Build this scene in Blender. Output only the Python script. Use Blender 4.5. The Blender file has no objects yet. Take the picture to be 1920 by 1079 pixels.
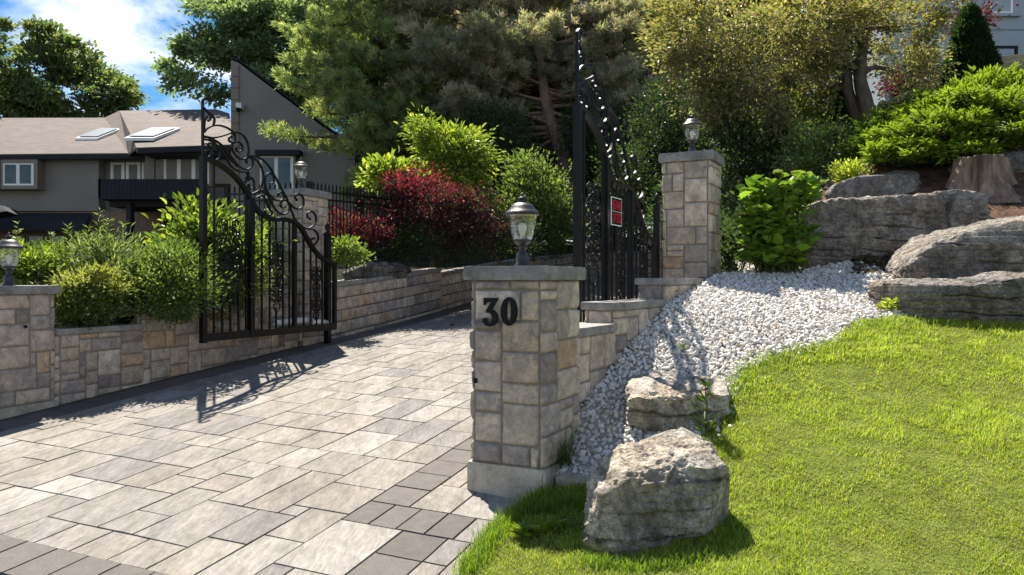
import bpy, math, random
import numpy as np
R = math.radians
random.seed(7)
rs = np.random.RandomState(11)
# ------------------------------------------------------------------ camera, sky, sun
scene = bpy.context.scene
COL = scene.collection
FPX = 1387.0          # focal length in photo pixels (1920 wide)
HY = 526.0            # photo row of the horizon
EYE = 1.5
cam_d = bpy.data.cameras.new("camera"); cam = bpy.data.objects.new("camera", cam_d); COL.objects.link(cam)
cam_d.sensor_width = 36.0; cam_d.lens = FPX / 1920 * 36.0
cam_d.shift_y = -(539.5 - HY) / 1920.0
cam_d.clip_start = 0.05; cam_d.clip_end = 2000
cam.location = (0, 0, EYE); cam.rotation_euler = (R(90), 0, 0)
scene.camera = cam
SUN_EL = R(57.0)
SUN_H = (-0.375, 0.927)
sd = bpy.data.lights.new("sun", 'SUN'); sd.energy = 5.0; sd.angle = R(0.55); sd.color = (1.0, 0.93, 0.82)
sun = bpy.data.objects.new("sun", sd); COL.objects.link(sun)
from mathutils import Vector, Matrix
sv = Vector((SUN_H[0] * math.cos(SUN_EL), SUN_H[1] * math.cos(SUN_EL), math.sin(SUN_EL)))
sun.rotation_euler = sv.to_track_quat('Z', 'Y').to_euler()
scene.view_settings.view_transform = 'Standard'; scene.view_settings.look = 'None'
scene.view_settings.gamma = 1.0; scene.view_settings.exposure = 1.3
world = bpy.data.worlds.new("World"); scene.world = world; world.use_nodes = True
nt = world.node_tree; nt.nodes.clear()
N = nt.nodes.new; L = nt.links.new
out = N('ShaderNodeOutputWorld'); bg = N('ShaderNodeBackground'); bg.inputs[1].default_value = 0.053
sky = N('ShaderNodeTexSky'); sky.sky_type = 'NISHITA'; sky.sun_disc = False
sky.sun_elevation = SUN_EL; sky.sun_rotation = math.atan2(SUN_H[0], SUN_H[1])
sky.air_density = 1.0; sky.dust_density = 0.4; sky.ozone_density = 2.0; sky.altitude = 200
hs = N('ShaderNodeHueSaturation'); hs.inputs['Saturation'].default_value = 1.5; hs.inputs['Value'].default_value = 0.95
L(sky.outputs[0], hs.inputs['Color'])
tc = N('ShaderNodeTexCoord'); mp = N('ShaderNodeMapping'); mp.inputs['Scale'].default_value = (1.0, 1.0, 2.6)
mp.inputs['Location'].default_value = (0.55, 0.1, 0.35)
L(tc.outputs['Generated'], mp.inputs[0])
n1 = N('ShaderNodeTexNoise'); n1.inputs['Scale'].default_value = 3.2; n1.inputs['Detail'].default_value = 9; n1.inputs['Roughness'].default_value = 0.62
n1.inputs['Distortion'].default_value = 0.35
L(mp.outputs[0], n1.inputs['Vector'])
cr = N('ShaderNodeValToRGB'); cr.color_ramp.elements[0].position = 0.44; cr.color_ramp.elements[1].position = 0.66
L(n1.outputs['Fac'], cr.inputs[0])
sx_ = N('ShaderNodeSeparateXYZ'); L(tc.outputs['Generated'], sx_.inputs[0])
fd = N('ShaderNodeMapRange'); fd.inputs['From Min'].default_value = .38; fd.inputs['From Max'].default_value = .62; fd.inputs['To Min'].default_value = 1; fd.inputs['To Max'].default_value = .22
L(sx_.outputs['Z'], fd.inputs['Value']); ml = N('ShaderNodeMath'); ml.operation = 'MULTIPLY'; L(cr.outputs[0], ml.inputs[0]); L(fd.outputs[0], ml.inputs[1])
mx = N('ShaderNodeMixRGB'); mx.inputs['Color2'].default_value = (14.5, 14.2, 13.9, 1)
L(ml.outputs[0], mx.inputs['Fac']); L(hs.outputs[0], mx.inputs['Color1'])
L(mx.outputs[0], bg.inputs[0]); L(bg.outputs[0], out.inputs[0])

# ------------------------------------------------------------------ frames and numeric helpers
PHI = R(22); CP, SP = math.cos(PHI), math.sin(PHI)
def SC(s, c):                       # driveway frame (s along the drive, c to its left) -> world XY
    return (SP * s - CP * c, CP * s + SP * c)
def W(x, y, Z):                     # photo pixel at a chosen distance -> world point
    return np.array(((x - 960) / FPX * Z, Z, EYE + (HY - y) / FPX * Z))
def drive_z(s, c):
    s = np.asarray(s, float); c = np.asarray(c, float)
    return -.348 + .075 * s + .03 * np.clip(c, -1, 8) + .012 * np.clip(s - 12, 0, 60)
def _h(ix, iy, iz, seed):
    n = (ix * 374761393 + iy * 668265263 + iz * 2147483647 + seed * 974634777) & 0xffffffff
    n = ((n ^ (n >> 13)) * 1274126177) & 0xffffffff
    n = ((n ^ (n >> 16)) * 2246822519) & 0xffffffff
    return ((n ^ (n >> 15)) & 0xffff) / 65535.0
def vnoise(P, seed=0):
    P = np.asarray(P, float); F = np.floor(P).astype(np.int64); f = P - F; f = f * f * (3 - 2 * f)
    r = 0
    for dx in (0, 1):
        for dy in (0, 1):
            for dz in (0, 1):
                w = (f[..., 0] if dx else 1 - f[..., 0]) * (f[..., 1] if dy else 1 - f[..., 1]) * (f[..., 2] if dz else 1 - f[..., 2])
                r = r + w * _h(F[..., 0] + dx, F[..., 1] + dy, F[..., 2] + dz, seed)
    return r * 2 - 1
def fbm(P, octv=4, seed=0, gain=.5):
    P = np.asarray(P, float); a = 1.0; t = 0; r = 0
    for k in range(octv):
        r = r + a * vnoise(P * (2.03 ** k) + k * 7.31, seed + k); t += a; a *= gain
    return r / t
def nrm(v):
    return v / np.maximum(np.linalg.norm(v, axis=-1, keepdims=True), 1e-9)

# ------------------------------------------------------------------ objects
ORG = {}
def link(name, data, parent=None, loc=(0, 0, 0)):
    o = bpy.data.objects.new(name, data); COL.objects.link(o)
    if parent is not None:
        o.parent = parent; ORG[o.name] = ORG[parent.name]
    else:
        o.location = loc; ORG[o.name] = np.array(loc, float)
    return o
def props(o, label=None, cat=None, group=None, kind=None):
    if label: o['label'] = label
    if cat: o['category'] = cat
    if group: o['group'] = group
    if kind: o['kind'] = kind
    return o
def thing(name, label, cat, loc, group=None):
    o = link(name, None, None, tuple(float(v) for v in loc)); o.empty_display_size = .1
    return props(o, label, cat, group)
class MB:
    """collects vertices and faces (quads, tris) with a colour per vertex, then links ONE mesh object"""
    def __init__(s): s.v = []; s.q = []; s.t = []; s.c = []; s.n = 0
    def add(s, V, Q=None, T=None, col=(1, 1, 1)):
        V = np.asarray(V, float).reshape(-1, 3)
        if Q is not None and len(Q): s.q.append(np.asarray(Q, np.int64).reshape(-1, 4) + s.n)
        if T is not None and len(T): s.t.append(np.asarray(T, np.int64).reshape(-1, 3) + s.n)
        c = np.asarray(col, float)
        if c.ndim == 1: c = np.repeat(c[None], len(V), 0)
        s.c.append(c); s.v.append(V); s.n += len(V); return s
    def build(s, name, mat, parent=None, loc=(0, 0, 0), smooth=False):
        V = np.concatenate(s.v); Cc = np.concatenate(s.c)
        Q = np.concatenate(s.q) if s.q else np.zeros((0, 4), np.int64)
        T = np.concatenate(s.t) if s.t else np.zeros((0, 3), np.int64)
        me = bpy.data.meshes.new(name)
        o = link(name, me, parent, tuple(float(a) for a in loc))
        V = V - ORG[o.name]
        me.vertices.add(len(V)); me.vertices.foreach_set('co', V.astype(np.float32).ravel())
        me.loops.add(Q.size + T.size)
        me.loops.foreach_set('vertex_index', np.concatenate([Q.ravel(), T.ravel()]).astype(np.int32))
        nq, ntr = len(Q), len(T)
        st = np.concatenate([np.arange(nq) * 4, nq * 4 + np.arange(ntr) * 3]).astype(np.int32)
        me.polygons.add(nq + ntr); me.polygons.foreach_set('loop_start', st)
        me.polygons.foreach_set('loop_total', np.concatenate([np.full(nq, 4), np.full(ntr, 3)]).astype(np.int32))
        me.polygons.foreach_set('use_smooth', np.full(nq + ntr, bool(smooth)))
        me.update(calc_edges=True)
        a = me.color_attributes.new('Col', 'FLOAT_COLOR', 'POINT')
        a.data.foreach_set('color', np.concatenate([Cc, np.ones((len(Cc), 1))], 1).astype(np.float32).ravel())
        me.materials.append(mat)
        return o
BQ = np.array([[0, 3, 2, 1], [4, 5, 6, 7], [0, 1, 5, 4], [1, 2, 6, 5], [2, 3, 7, 6], [3, 0, 4, 7]])
def box(mb, a, b, col=(1, 1, 1)):
    (x0, y0, z0), (x1, y1, z1) = a, b
    mb.add([(x0, y0, z0), (x1, y0, z0), (x1, y1, z0), (x0, y1, z0), (x0, y0, z1), (x1, y0, z1), (x1, y1, z1), (x0, y1, z1)], BQ, col=col); return mb
def obox(mb, o, ex, ey, ez, col=(1, 1, 1)):       # box from a corner and three edge vectors
    o, ex, ey, ez = (np.asarray(q, float) for q in (o, ex, ey, ez))
    mb.add([o, o + ex, o + ex + ey, o + ey, o + ez, o + ex + ez, o + ex + ey + ez, o + ey + ez], BQ, col=col); return mb
def prism(mb, poly, off, col=(1, 1, 1)):          # closed planar polygon (CCW seen from outside) + extrusion vector
    P = np.asarray(poly, float); n = len(P); V = np.concatenate([P, P + off])
    Q = [(i, (i + 1) % n, n + (i + 1) % n, n + i) for i in range(n)]
    from mathutils.geometry import tessellate_polygon
    T = tessellate_polygon([[Vector(p) for p in P]])
    T = [tuple(t) for t in T]
    mb.add(V, Q, T + [(a + n, c + n, b + n) for a, b, c in T], col); return mb
def frames(P):
    t = nrm(np.gradient(P, axis=0)); up = np.array([0, 0, 1.0]); out = []
    if abs(t[0] @ up) > .9: up = np.array([1.0, 0, 0])
    for i in range(len(P)):
        a = np.cross(t[i], up); a /= max(np.linalg.norm(a), 1e-9); b = np.cross(a, t[i]); up = b; out.append((a, b))
    return out
def tube(mb, P, rad, n=6, col=(1, 1, 1), cap=True):
    P = np.asarray(P, float); m = len(P)
    r = np.full(m, rad) if np.isscalar(rad) else np.asarray(rad, float)
    fr = frames(P); an = np.arange(n) * 2 * math.pi / n
    V = np.concatenate([P[i] + r[i] * (np.cos(an)[:, None] * fr[i][0] + np.sin(an)[:, None] * fr[i][1]) for i in range(m)])
    Q = [(i * n + j, i * n + (j + 1) % n, (i + 1) * n + (j + 1) % n, (i + 1) * n + j) for i in range(m - 1) for j in range(n)]
    T = []
    if cap:
        V = np.concatenate([V, P[:1], P[-1:]]); k = m * n
        T = [(k, (j + 1) % n, j) for j in range(n)] + [(k + 1, (m - 1) * n + j, (m - 1) * n + (j + 1) % n) for j in range(n)]
    mb.add(V, Q, T, col); return mb
def lathe(mb, prof, o=(0, 0, 0), n=24, col=(1, 1, 1), flute=0, amp=0):
    prof = np.asarray(prof, float); m = len(prof); an = np.arange(n) * 2 * math.pi / n
    rr = prof[:, 0][:, None] * (1 + (amp * np.cos(flute * an) if flute else 0 * an))[None]
    V = np.stack([rr * np.cos(an), rr * np.sin(an), np.repeat(prof[:, 1][:, None], n, 1)], -1).reshape(-1, 3) + np.asarray(o, float)
    Q = [(i * n + j, i * n + (j + 1) % n, (i + 1) * n + (j + 1) % n, (i + 1) * n + j) for i in range(m - 1) for j in range(n)]
    mb.add(V, Q, col=col); return mb
def smooth_path(P, k=6):            # Catmull-Rom
    P = np.asarray(P, float); Q = np.concatenate([2 * P[:1] - P[1:2], P, 2 * P[-1:] - P[-2:-1]]); o = []
    for i in range(1, len(Q) - 2):
        p0, p1, p2, p3 = Q[i - 1:i + 3]
        for t in np.arange(k) / k:
            o.append(.5 * (2 * p1 + (p2 - p0) * t + (2 * p0 - 5 * p1 + 4 * p2 - p3) * t * t + (3 * p1 - p0 - 3 * p2 + p3) * t ** 3))
    o.append(P[-1]); return np.array(o)
def gridq(nu, nv, wrap=False):
    i, j = np.meshgrid(np.arange(nu - 1), np.arange(nv - 1), indexing='ij'); a = i * nv + j
    return np.stack([a, a + nv, a + nv + 1, a + 1], -1).reshape(-1, 4)
def inpoly(x, y, poly):
    r = np.zeros(np.shape(x), bool); n = len(poly)
    for i in range(n):
        x0, y0 = poly[i]; x1, y1 = poly[(i + 1) % n]
        if y0 == y1: continue
        r ^= ((y0 > y) != (y1 > y)) & (x < (x1 - x0) * (y - y0) / (y1 - y0) + x0)
    return r

# ------------------------------------------------------------------ materials
def mat(name, base=(.5, .5, .5), rough=.7, spec=.3, metal=0.0, attr=True, mott=(), bumps=(), trans=0.0, aniso=None, coat=0):
    """mott: (scale, low, high) multiplies the colour by noise; bumps: (scale, strength, detail); trans: share of light let through"""
    m = bpy.data.materials.new(name); m.use_nodes = True; t = m.node_tree; t.nodes.clear(); N = t.nodes.new; L = t.links.new
    o = N('ShaderNodeOutputMaterial'); p = N('ShaderNodeBsdfPrincipled')
    p.inputs['Roughness'].default_value = rough; p.inputs['Metallic'].default_value = metal; p.inputs['Specular IOR Level'].default_value = spec
    p.inputs['Coat Weight'].default_value = coat
    rgb = N('ShaderNodeRGB'); rgb.outputs[0].default_value = (*base, 1); col = rgb.outputs[0]
    if attr:
        a = N('ShaderNodeAttribute'); a.attribute_name = 'Col'; x = N('ShaderNodeMixRGB'); x.blend_type = 'MULTIPLY'; x.inputs[0].default_value = 1
        L(col, x.inputs[1]); L(a.outputs['Color'], x.inputs[2]); col = x.outputs[0]
    tcn = N('ShaderNodeTexCoord'); vec = tcn.outputs['Object']
    if aniso:
        mpn = N('ShaderNodeMapping'); mpn.inputs['Rotation'].default_value = (0, 0, aniso[0]); mpn.inputs['Scale'].default_value = aniso[1]
        L(vec, mpn.inputs[0]); vec = mpn.outputs[0]
    for k, mm in enumerate(mott):
        sc, lo, hi = mm[:3]
        n = N('ShaderNodeTexNoise'); n.inputs['Scale'].default_value = sc; n.inputs['Detail'].default_value = 5; n.inputs['Roughness'].default_value = .62
        n.inputs['Distortion'].default_value = .5; L(vec, n.inputs['Vector'])
        r = N('ShaderNodeMapRange'); r.inputs['From Min'].default_value = .32; r.inputs['From Max'].default_value = .68
        r.inputs['To Min'].default_value = 0; r.inputs['To Max'].default_value = 1; L(n.outputs['Fac'], r.inputs['Value'])
        lo = (lo,) * 3 if np.isscalar(lo) else lo; hi = (hi,) * 3 if np.isscalar(hi) else hi
        g = N('ShaderNodeMixRGB'); g.inputs[1].default_value = (*lo, 1); g.inputs[2].default_value = (*hi, 1); L(r.outputs[0], g.inputs[0])
        x = N('ShaderNodeMixRGB'); x.blend_type = 'MULTIPLY'; x.inputs[0].default_value = 1
        L(col, x.inputs[1]); L(g.outputs[0], x.inputs[2]); col = x.outputs[0]
    L(col, p.inputs['Base Color']); prev = None
    for sc, st, de in bumps:
        n = N('ShaderNodeTexNoise'); n.inputs['Scale'].default_value = sc; n.inputs['Detail'].default_value = de; n.inputs['Roughness'].default_value = .6
        L(vec, n.inputs['Vector'])
        b = N('ShaderNodeBump'); b.inputs['Strength'].default_value = st; b.inputs['Distance'].default_value = .9 / sc
        L(n.outputs['Fac'], b.inputs['Height'])
        if prev is not None: L(prev, b.inputs['Normal'])
        prev = b.outputs['Normal']
    if prev is not None: L(prev, p.inputs['Normal'])
    sh = p.outputs[0]
    if trans:
        tr = N('ShaderNodeBsdfTranslucent'); hh = N('ShaderNodeMixRGB'); hh.blend_type = 'MULTIPLY'; hh.inputs[0].default_value = 1
        hh.inputs[2].default_value = (1.2, 1.25, .6, 1); L(col, hh.inputs[1]); L(hh.outputs[0], tr.inputs['Color'])
        ms = N('ShaderNodeMixShader'); ms.inputs[0].default_value = trans; L(sh, ms.inputs[1]); L(tr.outputs[0], ms.inputs[2]); sh = ms.outputs[0]
    L(sh, o.inputs['Surface']); return m
MT = {}
MT['veneer'] = mat('stone_veneer', (1, 1, 1), .85, .25, mott=((9, (.62, .62, .66), (1.28, 1.24, 1.16)), (45, .82, 1.16)), bumps=((28, .55, 6), (150, .25, 3)))
MT['mortar'] = mat('mortar', (.235, .21, .172), .95, .1, attr=False, mott=((60, .8, 1.15),), bumps=((220, .5, 3),))
MT['capstone'] = mat('cap_stone', (.235, .225, .215), .75, .35, attr=False, mott=((7, .65, 1.35), (60, .85, 1.15)), bumps=((35, .5, 6), (200, .2, 3)))
MT['concrete'] = mat('concrete', (.46, .42, .35), .9, .2, attr=False, mott=((5, (.62, .6, .55), (1.15, 1.15, 1.15)), (40, .85, 1.1)), bumps=((60, .25, 5),))
MT['paver'] = mat('paver', (1, 1, 1), .8, .25, mott=((3, (.9, .89, .88), (1.08, 1.08, 1.09)), (10, .76, 1.2), (40, .8, 1.18)), bumps=((9, .5, 12), (60, .45, 6)), aniso=(PHI, (1, .3, 1)))
MT['joint'] = mat('joint_sand', (.085, .075, .06), 1, .1, attr=False, bumps=((90, .5, 4),))
MT['border'] = mat('border_paver', (1, 1, 1), .8, .3, mott=((12, .85, 1.15), (160, .7, 1.3)), bumps=((150, .3, 3),))
MT['block'] = mat('split_block', (1, 1, 1), .9, .2, mott=((8, .6, 1.25), (50, .8, 1.2)), bumps=((22, .8, 6),))
MT['rock'] = mat('limestone_rock', (1, 1, 1), .9, .2, mott=((3.0, (.6, .58, .58), (1.3, 1.28, 1.22)), (9, .5, 1.3), (34, .55, 1.35), (110, .7, 1.2)), bumps=((13, 1.0, 10), (50, 1.0, 8)))
MT['gravel'] = mat('white_gravel', (1, 1, 1), .8, .3, mott=((50, .85, 1.08),), bumps=((90, .25, 3),))
MT['gravel_bed'] = mat('gravel_bed', (.42, .4, .37), .95, .1, attr=False, bumps=((60, .8, 4),))
MT['soil'] = mat('soil', (.115, .07, .048), 1, .1, attr=False, mott=((6, .6, 1.4), (40, .6, 1.4)), bumps=((20, .9, 6),))
MT['lawn'] = mat('lawn_ground', (.12, .15, .03), 1, .05, attr=False, mott=((8, .6, 1.3), (60, .6, 1.3)), bumps=((50, .9, 5),))
MT['grass'] = mat('grass_blade', (1, 1, 1), .55, .25, trans=.45)
MT['iron'] = mat('black_iron', (.004, .004, .0045), .46, .26, attr=False, bumps=((60, .06, 2),))
MT['floor'] = mat('forest_floor', (.028, .03, .018), 1, .05, attr=False, mott=((1.5, .5, 1.6), (9, .5, 1.5)), bumps=((5, 1, 6),))
MT['lampmetal'] = mat('lamp_metal', (.022, .02, .021), .42, .55, attr=False, bumps=((160, .35, 3),))
MT['bulb'] = mat('bulb', (.85, .85, .82), .4, .4, attr=False)
MT['leaf'] = mat('leaf', (1, 1, 1), .45, .35, trans=.48)
MT['needle'] = mat('needle', (1, 1, 1), .6, .2, trans=.5)
MT['bark'] = mat('bark', (1, 1, 1), .95, .1, mott=((10, .6, 1.3),), bumps=((14, 1.0, 6),), aniso=(0, (1, 1, .25)))
MT['stucco'] = mat('grey_stucco', (1, 1, 1), .95, .1, mott=((1.2, .93, 1.06),), bumps=((30, .3, 4),))
MT['shingle'] = mat('roof_shingle', (.235, .195, .178), .95, .1, attr=False, mott=((2.2, .72, 1.25), (9, .7, 1.25)), bumps=((10, .5, 3),), aniso=(0, (.6, 1, 3)))
MT['darktrim'] = mat('dark_trim', (.024, .025, .031), .8, .2, attr=False)
MT['trim'] = mat('taupe_trim', (.225, .19, .16), .8, .2, attr=False, mott=((3, .92, 1.06),))
MT['white'] = mat('white_frame', (.80, .80, .78), .5, .4, attr=False)
MT['plastic'] = mat('white_plastic', (.7, .7, .7), .35, .5, attr=False)
MT['black'] = mat('black_plastic', (.004, .004, .005), .5, .2, attr=False)
MT['red'] = mat('sign_red', (.62, .02, .035), .5, .4, attr=False)
MT['brick'] = mat('brick', (.21, .115, .075), .9, .15, attr=False, mott=((8, .6, 1.35),))
def brick_mat(name, c1, c2, mo, scale=1.0):
    m = bpy.data.materials.new(name); m.use_nodes = True; t = m.node_tree; p = t.nodes['Principled BSDF']
    tcn = t.nodes.new('ShaderNodeTexCoord'); mp_ = t.nodes.new('ShaderNodeMapping'); mp_.inputs['Rotation'].default_value = (R(-90), 0, 0)
    b = t.nodes.new('ShaderNodeTexBrick'); b.inputs['Scale'].default_value = scale
    b.inputs['Color1'].default_value = (*c1, 1); b.inputs['Color2'].default_value = (*c2, 1); b.inputs['Mortar'].default_value = (*mo, 1)
    b.inputs['Brick Width'].default_value = .24; b.inputs['Row Height'].default_value = .08; b.inputs['Mortar Size'].default_value = .008
    t.links.new(tcn.outputs['Object'], mp_.inputs[0]); t.links.new(mp_.outputs[0], b.inputs['Vector']); t.links.new(b.outputs['Color'], p.inputs['Base Color'])
    p.inputs['Roughness'].default_value = .9; return m
MT['brick'] = brick_mat('brick', (.26, .15, .10), (.16, .09, .065), (.3, .26, .22))
def glass_mat(name, tint, gl=.12, rough=.03, wav=0):
    m = bpy.data.materials.new(name); m.use_nodes = True; t = m.node_tree; t.nodes.clear(); N = t.nodes.new; L = t.links.new
    o = N('ShaderNodeOutputMaterial'); a = N('ShaderNodeBsdfTransparent'); a.inputs[0].default_value = (*tint, 1)
    g = N('ShaderNodeBsdfGlossy'); g.inputs['Roughness'].default_value = rough; g.inputs['Color'].default_value = (1, 1, 1, 1)
    f = N('ShaderNodeLayerWeight'); f.inputs['Blend'].default_value = .35
    mr = N('ShaderNodeMapRange'); mr.inputs['To Min'].default_value = gl; mr.inputs['To Max'].default_value = .95
    L(f.outputs['Facing'], mr.inputs['Value']); s = N('ShaderNodeMixShader'); L(mr.outputs[0], s.inputs[0]); L(a.outputs[0], s.inputs[1]); L(g.outputs[0], s.inputs[2])
    if wav:
        tcn = N('ShaderNodeTexCoord'); n = N('ShaderNodeTexNoise'); n.inputs['Scale'].default_value = wav; L(tcn.outputs['Object'], n.inputs['Vector'])
        b = N('ShaderNodeBump'); b.inputs['Strength'].default_value = .5; b.inputs['Distance'].default_value = .01; L(n.outputs['Fac'], b.inputs['Height'])
        L(b.outputs[0], g.inputs['Normal']); L(b.outputs[0], f.inputs['Normal'])
    L(s.outputs[0], o.inputs[0]); return m
MT['shingle'] = brick_mat('roof_shingle', (.15, .118, .10), (.10, .078, .067), (.06, .048, .042))
_b = [n for n in MT['shingle'].node_tree.nodes if n.type == 'TEX_BRICK'][0]; _b.inputs['Brick Width'].default_value = .42; _b.inputs['Row Height'].default_value = .075; _b.inputs['Mortar Size'].default_value = .006; _b.offset = .37
MT['glass'] = glass_mat('lamp_glass', (.86, .87, .84), .10, .06, 60)
MT['pane'] = mat('window_pane', (.035, .045, .042), .06, .8, attr=False, mott=((1.5, .5, 1.6),))
MT['skypane'] = mat('skylight_pane', (.16, .20, .24), .35, .3, attr=False)
# ------------------------------------------------------------------ masonry
PAL = np.array([(.42, .388, .338), (.365, .345, .318), (.46, .427, .372), (.31, .295, .285), (.40, .365, .31), (.25, .235, .23), (.42, .34, .25), (.49, .465, .42)])
PALW = np.array([.26, .20, .17, .12, .13, .045, .012, .063]); PALW = PALW / PALW.sum()
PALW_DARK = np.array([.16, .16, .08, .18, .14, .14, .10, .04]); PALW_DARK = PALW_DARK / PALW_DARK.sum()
def tiling(nu, nv, sizes, wts, rng, periodic=False):
    occ = np.zeros((nu, nv), bool); out = []; wts = np.array(wts, float); wts /= wts.sum()
    for j in range(nv):
        for i in range(nu):
            if occ[i, j]: continue
            order = rng.choice(len(sizes), len(sizes), False, wts)
            for k in list(order) + [-1]:
                w, h = sizes[k] if k >= 0 else (1, 1)
                if j + h > nv or (not periodic and i + w > nu) or w > nu: continue
                ii = (np.arange(i, i + w)) % nu
                if occ[np.ix_(ii, np.arange(j, j + h))].any(): continue
                # do not leave a 1-cell sliver to the right
                e = (i + w) % nu
                if k >= 0 and w > 1 and (e < nu) and not occ[e, j] and occ[(e + 1) % nu, j] and rng.rand() < .8: continue
                occ[np.ix_(ii, np.arange(j, j + h))] = True; out.append((i, j, w, h)); break
    small = [r for r in out if r[2] * r[3] == 1]
    for r in small:
        if r not in out: continue
        # lone cells join a neighbour of the same height (or width)
        for q in out:
            if q is r or q[2] * q[3] > 12: continue
            if q[1] == r[1] and q[3] == 1 and q[0] + q[2] == r[0] and q[2] < 6: out[out.index(q)] = (q[0], q[1], q[2] + 1, 1); out.remove(r); break
            if q[1] == r[1] and q[3] == 1 and r[0] + 1 == q[0] and q[2] < 6: out[out.index(q)] = (r[0], q[1], q[2] + 1, 1); out.remove(r); break
            if q[0] == r[0] and q[2] == 1 and q[1] + q[3] == r[1] and q[3] < 4: out[out.index(q)] = (q[0], q[1], 1, q[3] + 1); out.remove(r); break
            if q[0] == r[0] and q[2] == 1 and r[1] + 1 == q[1] and q[3] < 4: out[out.index(q)] = (q[0], r[1], 1, q[3] + 1); out.remove(r); break
    return out
SZ = [(3, 2), (4, 2), (5, 3), (6, 3), (4, 3), (3, 3), (2, 3), (4, 4), (5, 2), (2, 2), (3, 1), (1, 2), (7, 3), (3, 4)]
SW = [1.2, 2.4, 2.4, 1.6, 1.8, 1.0, .3, .6, 1.8, .3, .3, .06, 1.0, .2]
def path_sampler(pts, closed, rad=.03):
    """rounded 2-D path -> (length, f(u) -> position, outward normal); outward is to the right of travel"""
    P = [np.array(p, float) for p in pts]; n = len(P); segs = []
    D = []
    for i in range(n):
        if not closed and i in (0, n - 1): D.append([P[i]]); continue
        a, b, c = P[i - 1], P[i], P[(i + 1) % n]; d1 = nrm(a - b); d2 = nrm(c - b)
        k = [b + d1 * rad * (1 - t) ** 2 + d2 * rad * t ** 2 for t in np.linspace(0, 1, 5)]; D.append(k)
    Q = [q for k in D for q in k]
    if closed: Q.append(Q[0])
    Q = np.array(Q); ln = np.linalg.norm(np.diff(Q, axis=0), axis=1); keep = np.concatenate([[True], ln > 1e-6]); Q = Q[keep]
    ln = np.linalg.norm(np.diff(Q, axis=0), axis=1); U = np.concatenate([[0], np.cumsum(ln)]); Lt = U[-1]
    T = nrm(np.diff(Q, axis=0)); Nn = np.stack([T[:, 1], -T[:, 0]], 1)
    VN = np.zeros_like(Q); VN[:-1] += Nn; VN[1:] += Nn
    if closed: VN[0] += Nn[-1]; VN[-1] += Nn[0]
    VN = nrm(VN)
    def f(u):
        u = np.mod(u, Lt) if closed else np.clip(u, 0, Lt)
        p = np.stack([np.interp(u, U, Q[:, k]) for k in (0, 1)], -1); m = np.stack([np.interp(u, U, VN[:, k]) for k in (0, 1)], -1)
        return p, nrm(m)
    return Lt, f
def stone_skin(mb, mm, pts, closed, z0, z1, rng, unit=.07, res=.014, sizes=SZ, wts=SW, pw=PALW, gap=.0045, relief=.019, zfun=None, ztop=None):
    """stones laid along a path; zfun(u) shears the courses (for walls that follow a slope)"""
    Lt, f = path_sampler(pts, closed); nu = max(2, round(Lt / unit)); nv = max(2, round((z1 - z0) / unit)); du = Lt / nu; dv = (z1 - z0) / nv
    for (i, j, w, h) in tiling(nu, nv, sizes, wts, rng, closed):
        g = gap * (.6 + .8 * rng.rand()); a0, a1 = i * du + g, (i + w) * du - g; b0, b1 = j * dv + g, (j + h) * dv - g
        if not closed and i == 0: a0 = 0
        if not closed and i + w == nu: a1 = Lt
        m = max(4, int((a1 - a0) / res)); n = max(4, int((b1 - b0) / res))
        tu = np.linspace(0, 1, m); tv = np.linspace(0, 1, n)
        tu = np.concatenate([[0, .25 / m], tu[1:-1], [1 - .25 / m, 1]]); tv = np.concatenate([[0, .25 / n], tv[1:-1], [1 - .25 / n, 1]])
        u, v = np.meshgrid(a0 + (a1 - a0) * tu, b0 + (b1 - b0) * tv, indexing='ij')
        jit = rng.rand(3) * 50; P3 = np.stack([u, v, 0 * u], -1)
        ed = np.minimum(np.minimum(u - a0, a1 - u), np.minimum(v - b0, b1 - v))
        if not closed: ed = np.minimum(v - b0, b1 - v) if (i == 0 and i + w == nu) else (np.minimum(np.minimum(a1 - u, v - b0), b1 - v) if i == 0 else (np.minimum(np.minimum(u - a0, v - b0), b1 - v) if i + w == nu else ed))
        prof = np.clip(ed / .010, 0, 1) ** .5
        wob = fbm(P3 * 22 + jit, 3, 3) * .004
        off = -.008 + prof * (.008 + relief * (.6 + .8 * rng.rand()) + fbm(P3 * 9 + jit, 2, 1) * .008 + fbm(P3 * 34 + jit, 3, 2) * .007 + np.abs(fbm(P3 * 15 + jit, 2, 5)) * -.012)
        uu = u + wob * (1 - prof * .2); vv = v + wob
        p, nn = f(uu); p = p + nn * off[..., None]
        z = z0 + vv + (zfun(u) if zfun else 0)
        if ztop is not None: z = np.minimum(z, ztop(u))
        c = np.array([1.13, 1.035, .985]) * PAL[rng.choice(len(PAL), p=pw)] * (.9 + .2 * rng.rand()) * np.array([1, .985 + .03 * rng.rand(), .97 + .05 * rng.rand()])
        V = np.stack([p[..., 0], p[..., 1], z], -1); mb.add(V, gridq(V.shape[0], V.shape[1]), col=c)
    k = max(8, int(Lt / .04)) if not closed else int(Lt / .02)
    u = np.linspace(0, Lt - (1e-6 if closed else 0), k); p, nn = f(u); p = p + nn * .001
    zf = zfun(u) if zfun else 0 * u
    zt = z1 + zf if ztop is None else np.minimum(z1 + zf, ztop(u))
    V = np.stack([np.stack([p[:, 0], p[:, 1], z0 + zf], -1), np.stack([p[:, 0], p[:, 1], zt], -1)], 1); mm.add(V, gridq(k, 2))
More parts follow.
